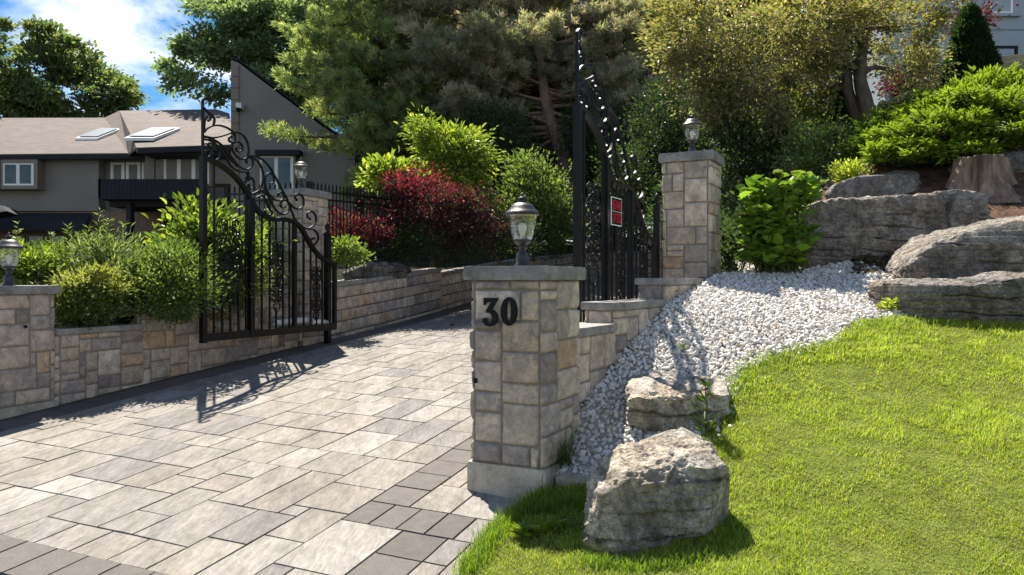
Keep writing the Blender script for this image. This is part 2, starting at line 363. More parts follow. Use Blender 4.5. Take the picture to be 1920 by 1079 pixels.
def rough_box(mb, o, ex, ey, ez, res=.02, amp=.006, freq=14, topflat=.4, seed=0, col=(1, 1, 1), rnd=.006):
    o, ex, ey, ez = (np.asarray(q, float) for q in (o, ex, ey, ez)); l = [np.linalg.norm(q) for q in (ex, ey, ez)]
    n = [max(3, int(q / res)) for q in l]
    for a, b, c, fl in ((0, 1, 2, 1), (1, 2, 0, 1), (2, 0, 1, 1)):
        E = (ex, ey, ez)
        for side in (0, 1):
            u, v = np.meshgrid(np.linspace(0, 1, n[a] + 1), np.linspace(0, 1, n[b] + 1), indexing='ij')
            P = o + u[..., None] * E[a] + v[..., None] * E[b] + side * E[c]
            ctr = o + (ex + ey + ez) / 2
            # round the edges a little, then push everything by one continuous noise field
            q = [np.abs((P - ctr) @ (E[k] / l[k])) - l[k] / 2 for k in range(3)]
            near = sum((np.clip(1 + q[k] / (rnd * 3), 0, 1)) for k in range(3)) - 1
            P = P - nrm(P - ctr) * (near.clip(0, 2) * rnd)[..., None]
            D = np.stack([fbm(P * freq + 11 * k, 3, seed + 9 * k) for k in range(3)], -1) * amp
            D = D + np.stack([fbm(P * freq * .25 + 5 * k, 2, seed + 3 * k) for k in range(3)], -1) * amp * .8
            D[..., 2] *= topflat
            P = P + D; Q = gridq(n[a] + 1, n[b] + 1)
            if not side: Q = Q[:, ::-1]
            mb.add(P, Q, col=col)
    return mb

# ------------------------------------------------------------------ terrain heights
RP = [(1050, 900, 5.0), (1095, 735, 5.6), (1055, 850, 5.1), (1190, 650, 6.3), (1250, 567, 7.2), (1325, 530, 8.3), (1360, 510, 9.0), (1500, 497, 9.2), (1600, 500, 8.8),
      (1180, 842, 5.08), (1120, 888, 5.02), (1150, 1052, 3.84), (1380, 1000, 4.05), (1920, 1079, 3.35), (1500, 1079, 3.62), (870, 1079, 3.85), (935, 985, 4.49), (985, 945, 4.7),
      (1400, 700, 6.1), (1560, 640, 6.6), (1640, 600, 7.0), (1920, 614, 7.0), (1700, 604, 7.0), (1920, 800, 4.9), (1500, 850, 4.75), (1700, 900, 4.25), (1300, 760, 5.7),
      (1865, 410, 9.3), (1920, 350, 9.9), (1700, 420, 9.4), (1640, 300, 11.5), (1920, 260, 12.0), (1630, 232, 15.0), (1560, 250, 15.5), (1440, 330, 13.0), (1380, 450, 11.0)]
RW = np.array([W(*p) for p in RP]); RW = np.concatenate([RW, [[-.3, 2.6, -.1], [1.2, 1.5, -.18], [3.5, 1.8, -.05], [6, 2.5, .25], [8, 5, .9], [9, 8, 2.0], [-.2, 1, -.2], [12, 14, 5.0], [12, 22, 8.0], [4, 24, 6.0], [10, 40, 10.5], [20, 40, 12.5], [22, 20, 8.5], [16, 8, 3.2]]])
def _rbf(P, Q):
    d = np.sqrt(((P[:, None, :2] - Q[None, :, :2]) ** 2).sum(-1) + .02); return d
_n = len(RW); _A = np.zeros((_n + 3, _n + 3)); _A[:_n, :_n] = _rbf(RW, RW) - .18 * np.eye(_n); _A[:_n, _n] = 1; _A[:_n, _n + 1:] = RW[:, :2]; _A[_n:, :_n] = _A[:_n, _n:].T
_w = np.linalg.solve(_A, np.concatenate([RW[:, 2], [0, 0, 0]]))
def gz(X, Y):
    X = np.asarray(X, float); Y = np.asarray(Y, float); P = np.stack([X.ravel(), Y.ravel()], -1)
    r = np.concatenate([_rbf(P[i:i + 20000], RW) @ _w[:_n] for i in range(0, len(P), 20000)]) + _w[_n] + P @ _w[_n + 1:]
    return r.reshape(X.shape)
def bedz(s, c):                      # planted ground on the left of the drive, behind the walls
    s = np.asarray(s, float); c = np.asarray(c, float)
    return np.where(s < 4.9, drive_z(s, c) + (.93 - drive_z(4.9, c)) * np.clip((s - 2.4) / 2.5, 0, 1) ** 1.5 + .01, .0) + (s >= 4.9) * np.where(s < 6.2, .93, np.where(s < 7.7, 1.1, np.clip(1.25 + .075 * (s - 8), 1.2, 3.0))) + .03 * (c - 7).clip(0, 60) * (s > 14) 
def pxg(x, y, lo=2.5, hi=14):        # photo pixel -> point on the right-hand ground
    Z = np.linspace(lo, hi, 700); X = (x - 960) / FPX * Z; z = EYE + (HY - y) / FPX * Z; d = z - gz(X, Z)
    k = np.argmax(d < 0) if (d < 0).any() else np.argmin(np.abs(d)); return np.array([X[k], Z[k], float(gz(X[k], Z[k]))])

# wall line on the right (garden side), 30 degrees
PA = np.array([.42, 5.36]); PB = np.array([2.33, 8.65]); WD = nrm(PB - PA); WN = np.array([WD[1], -WD[0]])
# ------------------------------------------------------------------ ground
def sheet(name, mt, xs, ys, zf, kind='structure', frame=None, keep=None, loc=(0, 0, 0), label=None, cat=None):
    a, b = np.meshgrid(xs, ys, indexing='ij')
    X, Y = (SC(a, b) if frame == 'sc' else (a, b))
    z = zf(a, b) if frame == 'sc' else zf(X, Y)
    V = np.stack([X, Y, z], -1); Q = gridq(len(xs), len(ys))
    if keep is not None:
        ctr = V.reshape(-1, 3)[Q].mean(1); Q = Q[keep(ctr[:, 0], ctr[:, 1])]
    if frame == 'sc': Q = Q[:, ::-1]
    m = MB(); m.add(V, Q); o = m.build(name, mt, smooth=True); return props(o, label, cat, kind=kind)
def basez(X, Y):
    s = SP * X + CP * Y; c = -CP * X + SP * Y
    return drive_z(s, np.clip(c, -3, 8)) - .30
xs = np.concatenate([[-400, -150], np.linspace(-60, 60, 61), [150, 400]]); ys = np.concatenate([[-60, -20], np.linspace(-10, 110, 61), [200, 700]])
sheet('ground', MT['floor'], xs, ys, lambda X, Y: np.minimum(basez(X, Y), 5.0))
# street in front
sheet('street', mat('asphalt', (.07, .07, .072), .95, .2, attr=False, mott=((40, .8, 1.2),), bumps=((120, .5, 3),)), np.linspace(-9, 2.58, 20), np.linspace(-12, 22, 20), lambda s, c: drive_z(s, c) - .03, frame='sc')
rr = lambda X, Y: (((np.stack([X, Y], -1) - PA) @ WN) > -.16)
def right_edge(s):                   # c of the driveway's right boundary
    return np.interp(s, [2.6, 3.5, 4.15, 4.5, 5.0, 5.3, 8.6, 9.6, 14, 19, 23, 26, 60], [1.35, 1.5, 1.62, 1.62, 1.6, 1.42, .95, .75, .3, .3, .2, -2, -30])
def rz(X, Y):                        # right-hand ground, held back by the low wall beyond the gate
    s = SP * X + CP * Y; c = -CP * X + SP * Y; ds = np.maximum(right_edge(s) - c, 0)
    return np.where(s > 9.2, np.minimum(gz(X, Y), drive_z(s, np.maximum(c, -1)) + 1.12 + 2.0 * ds), gz(X, Y))
def slope_keep(X, Y):
    t = (np.stack([X, Y], -1) - PA) @ WD; d = (np.stack([X, Y], -1) - PA) @ WN; s = SP * X + CP * Y; c = -CP * X + SP * Y
    return np.where(t < -.2, (X > .15) | (Y < 4.4), np.where(t < 4.2, d > -.18, c < right_edge(s) - .12))
fine = sheet('garden_slope', MT['soil'], np.arange(-.2, 9, .12), np.arange(4.0, 16, .12), lambda X, Y: rz(X, Y) - .012, keep=lambda X, Y: slope_keep(X, Y) & (X > .0))
sheet('hillside', MT['floor'], np.linspace(8.9, 60, 30), np.linspace(1.5, 80, 45), lambda X, Y: rz(np.minimum(X, 22), np.minimum(Y, 42)) - .012)
sheet('hill_behind', MT['floor'], np.linspace(3.0, 9.0, 16), np.linspace(15.9, 80, 60), lambda X, Y: rz(X, np.minimum(Y, 42)) - .012, keep=slope_keep)
sheet('wood_ground', MT['floor'], np.linspace(25.0, 90, 40), np.linspace(-40, 7.4, 40), lambda s, c: drive_z(24.8, c) + .55 + .14 * (s - 24.8), frame='sc')
# left bed and far ground on the left
sheet('garden_bed', MT['floor'], np.concatenate([np.arange(2.4, 12, .2), np.linspace(12, 90, 60)]), np.concatenate([[7.12], np.arange(7.3, 12, .3), np.linspace(12, 90, 30)]), bedz, frame='sc')
# lawn
LAWN = [pxg(*p)[:2] for p in ((862, 1082), (900, 1030), (940, 985), (985, 948), (1030, 925), (1100, 905), (1135, 925), (1200, 880), (1300, 835), (1345, 790), (1362, 745), (1400, 688), (1470, 665), (1560, 645), (1600, 606), (1690, 596), (1920, 606))]
LAWN = [(float(p[0]), float(p[1])) for p in LAWN] + [(9.5, 8.2), (9.5, .2), (-.9, .2)]
GR = [pxg(*p)[:2] for p in ((1040, 905), (1055, 850), (1085, 775), (1140, 905), (1200, 880), (1300, 835), (1345, 790), (1362, 745), (1400, 688), (1470, 665), (1560, 645), (1600, 606), (1690, 596), (1700, 545), (1640, 500), (1500, 480), (1380, 495))]
GRAVEL = [tuple(GR[0]), tuple(GR[1]), tuple(PA + WN * .02), tuple(PB + WN * .02), tuple(PB + WD * .55 + WN * .25)] + [tuple(p) for p in (GR[16], GR[15], GR[14], GR[13], GR[12], GR[11], GR[10], GR[9], GR[8], GR[7], GR[6], GR[5], GR[4], GR[3])]
sheet('lawn', MT['lawn'], np.arange(-1.2, 9.6, .08), np.arange(.2, 8.3, .08), lambda X, Y: gz(X, Y) + .004 + .012 * fbm(np.stack([X * 3, Y * 3, 0 * X], -1), 3), keep=lambda X, Y: inpoly(X, Y, LAWN))
sheet('gravel_ground', MT['gravel_bed'], np.arange(0, 6, .06), np.arange(4.3, 10.4, .06), lambda X, Y: gz(X, Y) + .004, keep=lambda X, Y: inpoly(X, Y, GRAVEL))

# ------------------------------------------------------------------ driveway of pavers (one structure: the joints' sand sheet + pavers)
ss = np.linspace(2.55, 26, 180); tt = np.linspace(0, 1, 50)
S_, T_ = np.meshgrid(ss, tt, indexing='ij'); C_ = right_edge(S_) * (1 - T_) + 7.02 * T_
m = MB(); X, Y = SC(S_, C_); m.add(np.stack([X, Y, drive_z(S_, C_) - .006], -1), gridq(len(ss), 50)[:, ::-1])
drv = props(m.build('driveway', MT['joint'], smooth=True), kind='structure')
PV = .62 * np.array([(.355, .328, .288), (.335, .312, .282), (.375, .348, .305), (.30, .282, .262), (.37, .338, .29), (.34, .308, .27), (.42, .395, .355)])
def add_paver(mb, s0, s1, c0, c1, col, rng, lift=0.0, g=.0028, n=5, rough=.0022):
    a = np.array([0, .0, .35, .65, 1.0, 1.0]); b = np.array([0, .004, 0, 0, -.004, 0]); u = s0 + g + (s1 - s0 - 2 * g) * a + b; v = c0 + g + (c1 - c0 - 2 * g) * a + b
    U, V = np.meshgrid(u, v, indexing='ij'); tx, ty = rng.randn(2) * .0018
    ed = np.minimum(np.minimum(U - u[0], u[-1] - U), np.minimum(V - v[0], v[-1] - V))
    dz = np.where(ed < 1e-6, -.012, 0) + (rng.rand() * .004) + lift + (U - u.mean()) * tx + (V - v.mean()) * ty + rough * fbm(np.stack([U * 9, V * 9, U * 0 + s0], -1), 2)
    if g: 
        wob = .003 * fbm(np.stack([U * 14, V * 14, U * 0], -1), 2); U = U + wob; V = V + wob
    X, Y = SC(U, V); mb.add(np.stack([X, Y, drive_z(U, V) + dz], -1), gridq(6, 6)[:, ::-1], col=col)
def is_border(s, c):
    return ((c > 2.40) & (c < 2.69) & (s > 4.17)) | ((s > 3.84) & (s < 4.17) & (c > 1.92) & (c < 2.69)) | ((c > 1.95) & (c < 2.25) & (s < 3.84)) | (c > 6.58) | (s < 2.93 + (4.36 - np.minimum(c, 4.36)) * .045 - .02)
pm = MB(); bm_ = MB(); rng = np.random.RandomState(5)
un = .1467
def zone(s0, s1, c0, c1):
    nu, nv = round((s1 - s0) / un), max(1, round((c1 - c0) / un)); du, dv = (s1 - s0) / nu, (c1 - c0) / nv
    for (i, j, w, h) in tiling(nu, nv, [(3, 2), (4, 2), (2, 2), (3, 3), (4, 3), (5, 3), (5, 2)], [1.4, 2.0, .5, 1.2, 1.6, .5, .6], rng):
        a, b = s0 + i * du, c0 + j * dv; sm, cm = a + w * du / 2, b + h * dv / 2
        if cm < right_edge(sm): continue
        add_paver(pm, a, a + w * du, b, b + h * dv, PV[rng.randint(len(PV))] * (.94 + .12 * rng.rand()), rng)
zone(2.9, 25.9, 2.69, 6.58)
zone(4.17, 9.7, .78, 2.40); zone(2.6, 3.84, 1.35, 1.95); zone(2.9, 3.84, 2.25, 2.69); zone(3.84, 4.17, 1.5, 1.92)
zone(9.7, 25.9, -4.1, 2.40)
DK = np.array([.098, .088, .08])
def brow(s0, s1, c0, c1, along, ln=.30, lift=.001):
    n = max(1, round(((s1 - s0) if along else (c1 - c0)) / ln))
    for k in range(n):
        col = DK * (.88 + .24 * rng.rand())
        if along: add_paver(bm_, s0 + (s1 - s0) * k / n, s0 + (s1 - s0) * (k + 1) / n, c0, c1, col, rng, lift, .003, rough=.0004)
        else: add_paver(bm_, s0, s1, c0 + (c1 - c0) * k / n, c0 + (c1 - c0) * (k + 1) / n, col, rng, lift, .003, rough=.0004)
brow(4.17, 9.9, 2.40, 2.69, True); brow(3.84, 4.17, 1.92, 2.69, False, .2); brow(2.6, 3.84, 1.95, 2.25, True); brow(5.0, 25, 6.58, 6.9, True, .35); brow(4.4, 5.0, 6.58, 6.9, True)
brow(2.58, 2.90, 2.69, 7.6, False, .245, .009)
pm.build('light_paving', MT['paver'], parent=drv)['kind'] = 'stuff'
bm_.build('dark_paving', MT['border'], parent=drv)['kind'] = 'stuff'

# ------------------------------------------------------------------ gravel stones
def ico(sub):
    import bmesh
    b = bmesh.new(); bmesh.ops.create_icosphere(b, subdivisions=sub, radius=1); b.verts.ensure_lookup_table()
    V = np.array([v.co[:] for v in b.verts]); T = np.array([[v.index for v in f.verts] for f in b.faces]); b.free(); return V, T
IV, IT = ico(2); IV1, IT1 = ico(1)
VAR = []
for k in range(14):
    v = IV * (1 + .38 * fbm(IV * 1.3 + k * 9, 2, k))[:, None] * np.array([1.15, .85 + .2 * rs.rand(), .55 + .25 * rs.rand()])
    # flatten a few facets so the stones look broken
    for q in range(5):
        d = nrm(rs.randn(3)); h = v @ d; lim = .62 + .2 * rs.rand(); v = v - np.maximum(h - lim, 0)[:, None] * d
    VAR.append(v)
def rand_rot(n, rng, tilt=1.0):
    q = rng.randn(n, 4); q[:, 1:3] *= tilt; q /= np.linalg.norm(q, axis=1)[:, None]; w, x, y, z = q.T
    return np.stack([1 - 2 * (y * y + z * z), 2 * (x * y - w * z), 2 * (x * z + w * y), 2 * (x * y + w * z), 1 - 2 * (x * x + z * z), 2 * (y * z - w * x), 2 * (x * z - w * y), 2 * (y * z + w * x), 1 - 2 * (x * x + y * y)], -1).reshape(-1, 3, 3)
def scatter(mb, P, size, cols, rng, tilt=.6):
    Rm = rand_rot(len(P), rng, tilt); kk = rng.randint(0, len(VAR), len(P))
    V = np.einsum('nij,nvj->nvi', Rm, np.array(VAR)[kk] * size[:, None, None]) + P[:, None]
    T = IT[None] + (np.arange(len(P)) * len(IV))[:, None, None]
    mb.add(V.reshape(-1, 3), None, T.reshape(-1, 3), np.repeat(cols, len(IV), 0))
rng = np.random.RandomState(3)
gx, gy = np.meshgrid(np.arange(.2, 6, .0295), np.arange(4.4, 10.3, .0295), indexing='ij')
gx = gx.ravel() + rng.randn(gx.size) * .011; gy = gy.ravel() + rng.randn(gy.size) * .011
k = inpoly(gx, gy, GRAVEL); gx, gy = gx[k], gy[k]
e = 40; k = rng.rand(len(gx)); P = np.stack([gx, gy, gz(gx, gy) + .008 + rng.rand(len(gx)) * .018], -1)
sz = .012 + .0125 * rng.rand(len(P)) ** 1.3; br = (.54 + .2 * rng.rand(len(P)))[:, None]; cl = br * np.array([1, .965, .90])
dk = rng.rand(len(P)) < .09; cl[dk] *= np.array([.66, .58, .5]); dk = rng.rand(len(P)) < .06; cl[dk] *= .6
gm = MB(); scatter(gm, P, sz, cl, rng)
ed = np.array(GRAVEL); k = rng.randint(7, len(ed) - 1, 420); t = rng.rand(420)[:, None]; E_ = ed[k] * (1 - t) + ed[k + 1] * t + rng.randn(420, 2) * .04
scatter(gm, np.stack([E_[:, 0], E_[:, 1], gz(E_[:, 0], E_[:, 1]) + .012], -1), .010 + .008 * rng.rand(420), (.45 + .25 * rng.rand(420))[:, None] * np.array([1, .965, .9]), rng)
kb = rng.choice(len(P), 160, False); scatter(gm, P[kb] + np.array([0, 0, .012]), .024 + .006 * rng.rand(160), cl[kb], rng)
props(gm.build('gravel', MT['gravel']), 'loose white crushed gravel covering the slope beside the stone steps', 'gravel', kind='stuff')
# ------------------------------------------------------------------ pillars, walls
def cap(parent, N0, a, d, wa, wd, z0, z1, over=.05, seed=0):
    m = MB(); o = np.array([*(N0 - (a + d) * over), z0]); A = np.array([*a, 0]) * (wa + 2 * over); D = np.array([*d, 0]) * (wd + 2 * over)
    rough_box(m, o, A, D, (0, 0, z1 - z0), .014, .006, 16, .25, seed); return m.build('cap', MT['capstone'], parent, smooth=True)
def pillar(label, near, phi, wa, wd, z0, z1, ztop, base=None, seed=1, group=None, pw=PALW, res=.013):
    a = np.array([-math.cos(phi), math.sin(phi)]); d = np.array([math.sin(phi), math.cos(phi)]); N0 = np.array(near, float)
    ctr = N0 + (a * wa + d * wd) / 2
    t = thing('stone_pillar', label, 'pillar', (*ctr, z0), group)
    ms, mm = MB(), MB(); zb = base[1] if base else z0
    stone_skin(ms, mm, [N0, N0 + d * wd, N0 + d * wd + a * wa, N0 + a * wa], True, zb, z1, np.random.RandomState(seed), res=res, pw=pw)
    ms.build('stone_facing', MT['veneer'], t, smooth=True); mm.build('mortar', MT['mortar'], t)
    cap(t, N0, a, d, wa, wd, z1 - .003, ztop, seed=seed)
    if base:
        m = MB(); ov = .03; rough_box(m, np.array([*(N0 - (a + d) * ov), base[0]]), np.array([*a, 0]) * (wa + 2 * ov), np.array([*d, 0]) * (wd + 2 * ov), (0, 0, base[1] - base[0]), .03, .003, 9, .3, seed)
        m.build('base', MT['concrete'], t, smooth=True)
    return t, N0, a, d, ctr
P30, N30, A30, D30, C30 = pillar('stone pillar carrying the black house number 30 beside the lawn', (.208, 4.84), R(27), .54, .60, -.05, 1.505, 1.595, base=(-.12, .262), seed=4)
PGR, NGR, AGR, DGR, CGR = pillar('tall stone gate pillar at the top of the white gravel slope', (2.33, 8.70), R(27), .56, .58, 1.0, 2.925, 3.03, seed=9, res=.017)
PGL, NGL, AGL, DGL, CGL = pillar('stone gate pillar behind the open left gate leaf, iron fence meeting it', (-3.08, 10.96), PHI, .56, .58, .3, 2.765, 2.865, seed=12, res=.02, pw=PALW)
x_, y_ = SC(4.57, 7.03)
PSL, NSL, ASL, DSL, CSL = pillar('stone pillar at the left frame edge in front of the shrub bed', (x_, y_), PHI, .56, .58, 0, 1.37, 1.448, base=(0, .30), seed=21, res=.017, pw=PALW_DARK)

def stone_wall(name, label, pts, closed, z0, z1, captop, seed, capboxes, pw=PALW, res=.018):
    c0 = np.mean([np.array(p, float) for p in pts], 0); t = thing(name, label, 'wall', (*c0, z0))
    ms, mm = MB(), MB(); stone_skin(ms, mm, pts, closed, z0, z1, np.random.RandomState(seed), res=res, pw=pw)
    ms.build('stone_facing', MT['veneer'], t, smooth=True); mm.build('mortar', MT['mortar'], t)
    m = MB()
    for k, (o, ex, ey) in enumerate(capboxes): rough_box(m, (*o, z1 - .003), (*ex, 0), (*ey, 0), (0, 0, captop - z1), .02, .005, 16, .25, seed + k)
    m.build('cap', MT['capstone'], t, smooth=True); return t
sS = np.array([SP, CP]); sC = np.array([-CP, SP])
def lw(label, s0, s1, top, seed, extra):
    P = lambda s, c: np.array(SC(s, c))
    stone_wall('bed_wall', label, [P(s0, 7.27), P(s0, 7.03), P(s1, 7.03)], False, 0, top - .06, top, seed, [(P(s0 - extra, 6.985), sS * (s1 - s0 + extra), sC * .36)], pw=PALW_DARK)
lw('lowest stretch of the stone bed wall, directly beside the left edge pillar', 5.16, 6.21, 1.012, 31, 0)
lw('middle stretch of the stone bed wall with leaves trailing over its cap', 6.21, 7.7, 1.19, 32, .02)
lw('highest stretch of the stone bed wall, behind the open left gate leaf', 7.7, 8.93, 1.375, 33, .02)
def rw(label, t0, t1, top, z0, seed):
    G0, G1 = PA + WD * t0, PA + WD * t1; w = .27
    stone_wall('step_wall', label, [G0, G1, G1 - WN * w, G0 - WN * w], True, z0, top - .065, top, seed, [(G0 + WN * .035 - WD * .03, WD * (t1 - t0 + .01), -WN * (w + .07))], res=.016)
rw('lowest step of the stepped stone wall, right behind the number 30 pillar', .0, .85, 1.15, -.05, 41)
rw('middle step of the stepped stone wall between the two right pillars', .86, 2.12, 1.32, .2, 42)
rw('top step of the stepped stone wall, running into the tall gate pillar', 2.13, 3.62, 1.525, .4, 43)

# long retaining wall of split-face blocks
def block_wall(label, sc, h, seed, first=True):
    P = smooth_path(np.array([[*SC(*q), 0] for q in sc]), 8)[:, :2]; ln = np.concatenate([[0], np.cumsum(np.linalg.norm(np.diff(P, axis=0), axis=1))])
    S = SP * P[:, 0] + CP * P[:, 1]; Cc = -CP * P[:, 0] + SP * P[:, 1]; hh = h(S) if callable(h) else h
    zb = drive_z(S, Cc); t = thing('retaining_wall', label, 'wall', (P[0][0], P[0][1], zb[0] - .1))
    ms, mm = MB(), MB(); Z0 = -.14; Ht = float(hh) - Z0; nb = 2 * round(Ht / .19)
    pal = np.array([.2, .22, .12, .18, .12, .08, .04, .04])
    stone_skin(ms, mm, list(P), False, Z0, float(hh), np.random.RandomState(seed), unit=Ht / nb, res=.03, sizes=[(4, 2), (5, 2), (3, 2)], wts=[1, 1, .5], pw=pal, gap=.004, relief=.03, zfun=lambda u: np.interp(u, ln, zb))
    ms.build('block_facing', MT['block'], t, smooth=True); mm.build('mortar', MT['joint'], t)
    m = MB(); L_ = ln[-1]; n = int(L_ / .5)
    for k in range(n):
        u0, u1 = L_ * k / n, L_ * (k + 1) / n - .005
        p0 = np.array([np.interp(u0, ln, P[:, 0]), np.interp(u0, ln, P[:, 1]), np.interp(u0, ln, zb) + float(hh)]); p1 = np.array([np.interp(u1, ln, P[:, 0]), np.interp(u1, ln, P[:, 1]), np.interp(u1, ln, zb) + float(hh)])
        d = nrm((p1 - p0)[:2]); nn = np.array([d[1], -d[0], 0])
        rough_box(m, p0 + nn * .04, p1 - p0, -nn * .34, (0, 0, .07), .06, .007, 9, .4, seed + k)
    m.build('cap', MT['capstone'], t, smooth=True); return t
block_wall('near stretch of the split block retaining wall, beside the open left gate', [(9.56, 6.97), (11, 6.97), (13.42, 7.0)], .80, 51)
block_wall('far stretch of the block retaining wall curving away under the trees', [(13.44, 7.02), (16, 7.04), (19, 6.9), (21.5, 6.0), (23.4, 4), (24.3, 1.8), (24.6, -1.5)], .70, 52)

block_wall('block wall on the right of the drive beyond the tall gate pillar', [(24.3, .15), (19, .3), (14, .3), (9.62, .76)], 1.12, 53)
# ------------------------------------------------------------------ lanterns
def lantern(loc, label, bolts=True):
    t = thing('post_lantern', label, 'lantern', (0, 0, 0), 'lanterns on the stone pillars')
    m = MB(); lathe(m, [(0, 0), (.058, 0), (.06, .012), (.046, .02), (.046, .075), (.043, .09), (.024, .112), (.02, .125), (.034, .13), (.036, .138), (.022, .145), (.03, .152), (.05, .165), (.062, .178), (.066, .186), (.06, .19), (.0, .19)], n=28)
    m.build('base', MT['lampmetal'], t, smooth=True)
    m = MB(); lathe(m, [(.056, .188), (.068, .205), (.079, .24), (.086, .28), (.091, .32), (.099, .35), (.108, .366)], n=48, flute=12, amp=.025)
    m.build('glass_shade', MT['glass'], t, smooth=True)
    m = MB(); lathe(m, [(.108, .362), (.121, .366), (.123, .374), (.118, .382), (.108, .392), (.092, .406), (.084, .42), (.072, .435), (.055, .446), (.035, .452), (.0, .455)], n=32)
    lathe(m, [(.0, .364), (.119, .364)], n=32); cp = m.build('roof', MT['lampmetal'], t, smooth=True)
    m = MB(); lathe(m, [(.03, .45), (.034, .458), (.016, .466), (.024, .474), (.031, .48), (.028, .488), (.012, .494), (.009, .5), (.013, .508), (.008, .518), (.0, .524)], n=20)
    f = m.build('finial', MT['lampmetal'], cp, smooth=True)
    m = MB(); lathe(m, [(0, .19), (.017, .19), (.017, .225), (.022, .24), (.03, .262), (.031, .285), (.024, .305), (0, .312)], n=20); b = m.build('bulb', MT['bulb'], t, smooth=True)
    return t
def dup(root, loc, label):
    r = root.copy(); COL.objects.link(r); r.location = loc; r['label'] = label; r.rotation_euler = (0, 0, random.random() * 3)
    for ch in list(root.children):
        c = ch.copy(); COL.objects.link(c); c.parent = r
        for g in ch.children:
            e = g.copy(); COL.objects.link(e); e.parent = c
    return r
lan = lantern(None, 'black post lantern with clear glass on the number 30 pillar')
lan.location = (C30[0] - .03, C30[1] - .03, 1.594); bpy.context.view_layer.update()
dup(lan, (CGR[0] + .0, CGR[1], 3.03), 'black post lantern on the tall gate pillar above the white gravel')
dup(lan, (CGL[0], CGL[1], 2.865), 'black post lantern in front of the grey house wall, on the left gate pillar')
dup(lan, (CSL[0] + .03, CSL[1], 1.448), 'black post lantern at the left frame edge, in front of the shrubs')

# ------------------------------------------------------------------ house number and sockets
def on_front(N0, a, x, y, off):     # pixel -> point on the plane of a pillar's front face
    k = (x - 960) / FPX; t = (k * N0[1] - N0[0]) / (a[0] - k * a[1]); p = N0 + a * t; n = np.array([a[1], -a[0]]) * -1
    n = np.array([-a[1], a[0]]); n = n if n[1] < 0 else -n
    z = EYE + (HY - y) / FPX * p[1]; return np.array([*(p + n * off), z]), np.array([*n, 0])
z6 = lambda X, Y: (850 + X / 3.72, 350 + Y / 3.72)
hn = thing('house_number', 'black metal house number 30 fixed to the front stone pillar', 'house number', on_front(N30, A30, 942, 590, .03)[0])
three = [(232, 776), (329, 776), (329, 790), (287, 856), (308, 868), (323, 888), (329, 918), (322, 947), (303, 967), (275, 974), (247, 968), (230, 951), (224, 930), (228, 918), (240, 913), (252, 918), (256, 930), (252, 942), (258, 952), (271, 954), (284, 946), (291, 928), (291, 908), (284, 890), (270, 880), (252, 880), (246, 868), (283, 806), (262, 804), (248, 812), (243, 826), (232, 826)]
def zero(cx, cy, rx, ry, n=40): return [(cx + rx * math.cos(t), cy + ry * math.sin(t) * (1 - .04 * abs(math.cos(t)))) for t in np.arange(n) * 2 * math.pi / n]
m = MB(); pts = [on_front(N30, A30, *z6(*p), .045)[0] for p in three]; n_ = on_front(N30, A30, *z6(280, 870), 0)[1]
prism(m, pts, -n_ * .016); m.build('digit', MT['black'], hn)
m = MB(); o_ = [on_front(N30, A30, *z6(*p), .045)[0] for p in zero(407, 870, 57, 100)]; i_ = [on_front(N30, A30, *z6(*p), .045)[0] for p in zero(405, 870, 16, 78)]
k = len(o_); V = np.array(o_ + i_); V = np.concatenate([V, V - n_ * .016]); j = np.arange(k); j2 = (j + 1) % k
m.add(V, np.concatenate([np.stack([j, j2, k + j2, k + j], -1), np.stack([2 * k + j, 3 * k + j, 3 * k + j2, 2 * k + j2], -1), np.stack([j, 2 * k + j, 2 * k + j2, j2], -1), np.stack([k + j, k + j2, 3 * k + j2, 3 * k + j], -1)]))
m.build('digit', MT['black'], hn)
p, n_ = on_front(N30, A30, 895, 713, .034); m = MB(); ax = np.array([*A30, 0])
obox(m, p - ax * .011 - np.array([0, 0, .016]), ax * .022, -n_ * .02, (0, 0, .032)); props(m.build('sensor_socket', MT['black'], loc=p), 'small black rectangular sensor opening set in the number 30 pillar', 'sensor')
p = np.array([*SC(4.86, 7.0), 0]); k_ = (50 - 960) / FPX; t_ = np.linspace(4.57, 5.15, 200); q_ = np.array([SC(s, 6.985) for s in t_]); i0 = np.argmin(abs(q_[:, 0] / q_[:, 1] - k_)); q0 = q_[i0]
m = MB(); zz = EYE + (HY - 613) / FPX * q0[1]; tube(m, [(q0[0], q0[1], zz), (q0[0] - CP * .04, q0[1] + SP * .04, zz)], .014, 12)
props(m.build('sensor_eye', MT['black'], loc=(q0[0], q0[1], zz)), 'small round black sensor eye set in the left edge pillar', 'sensor')

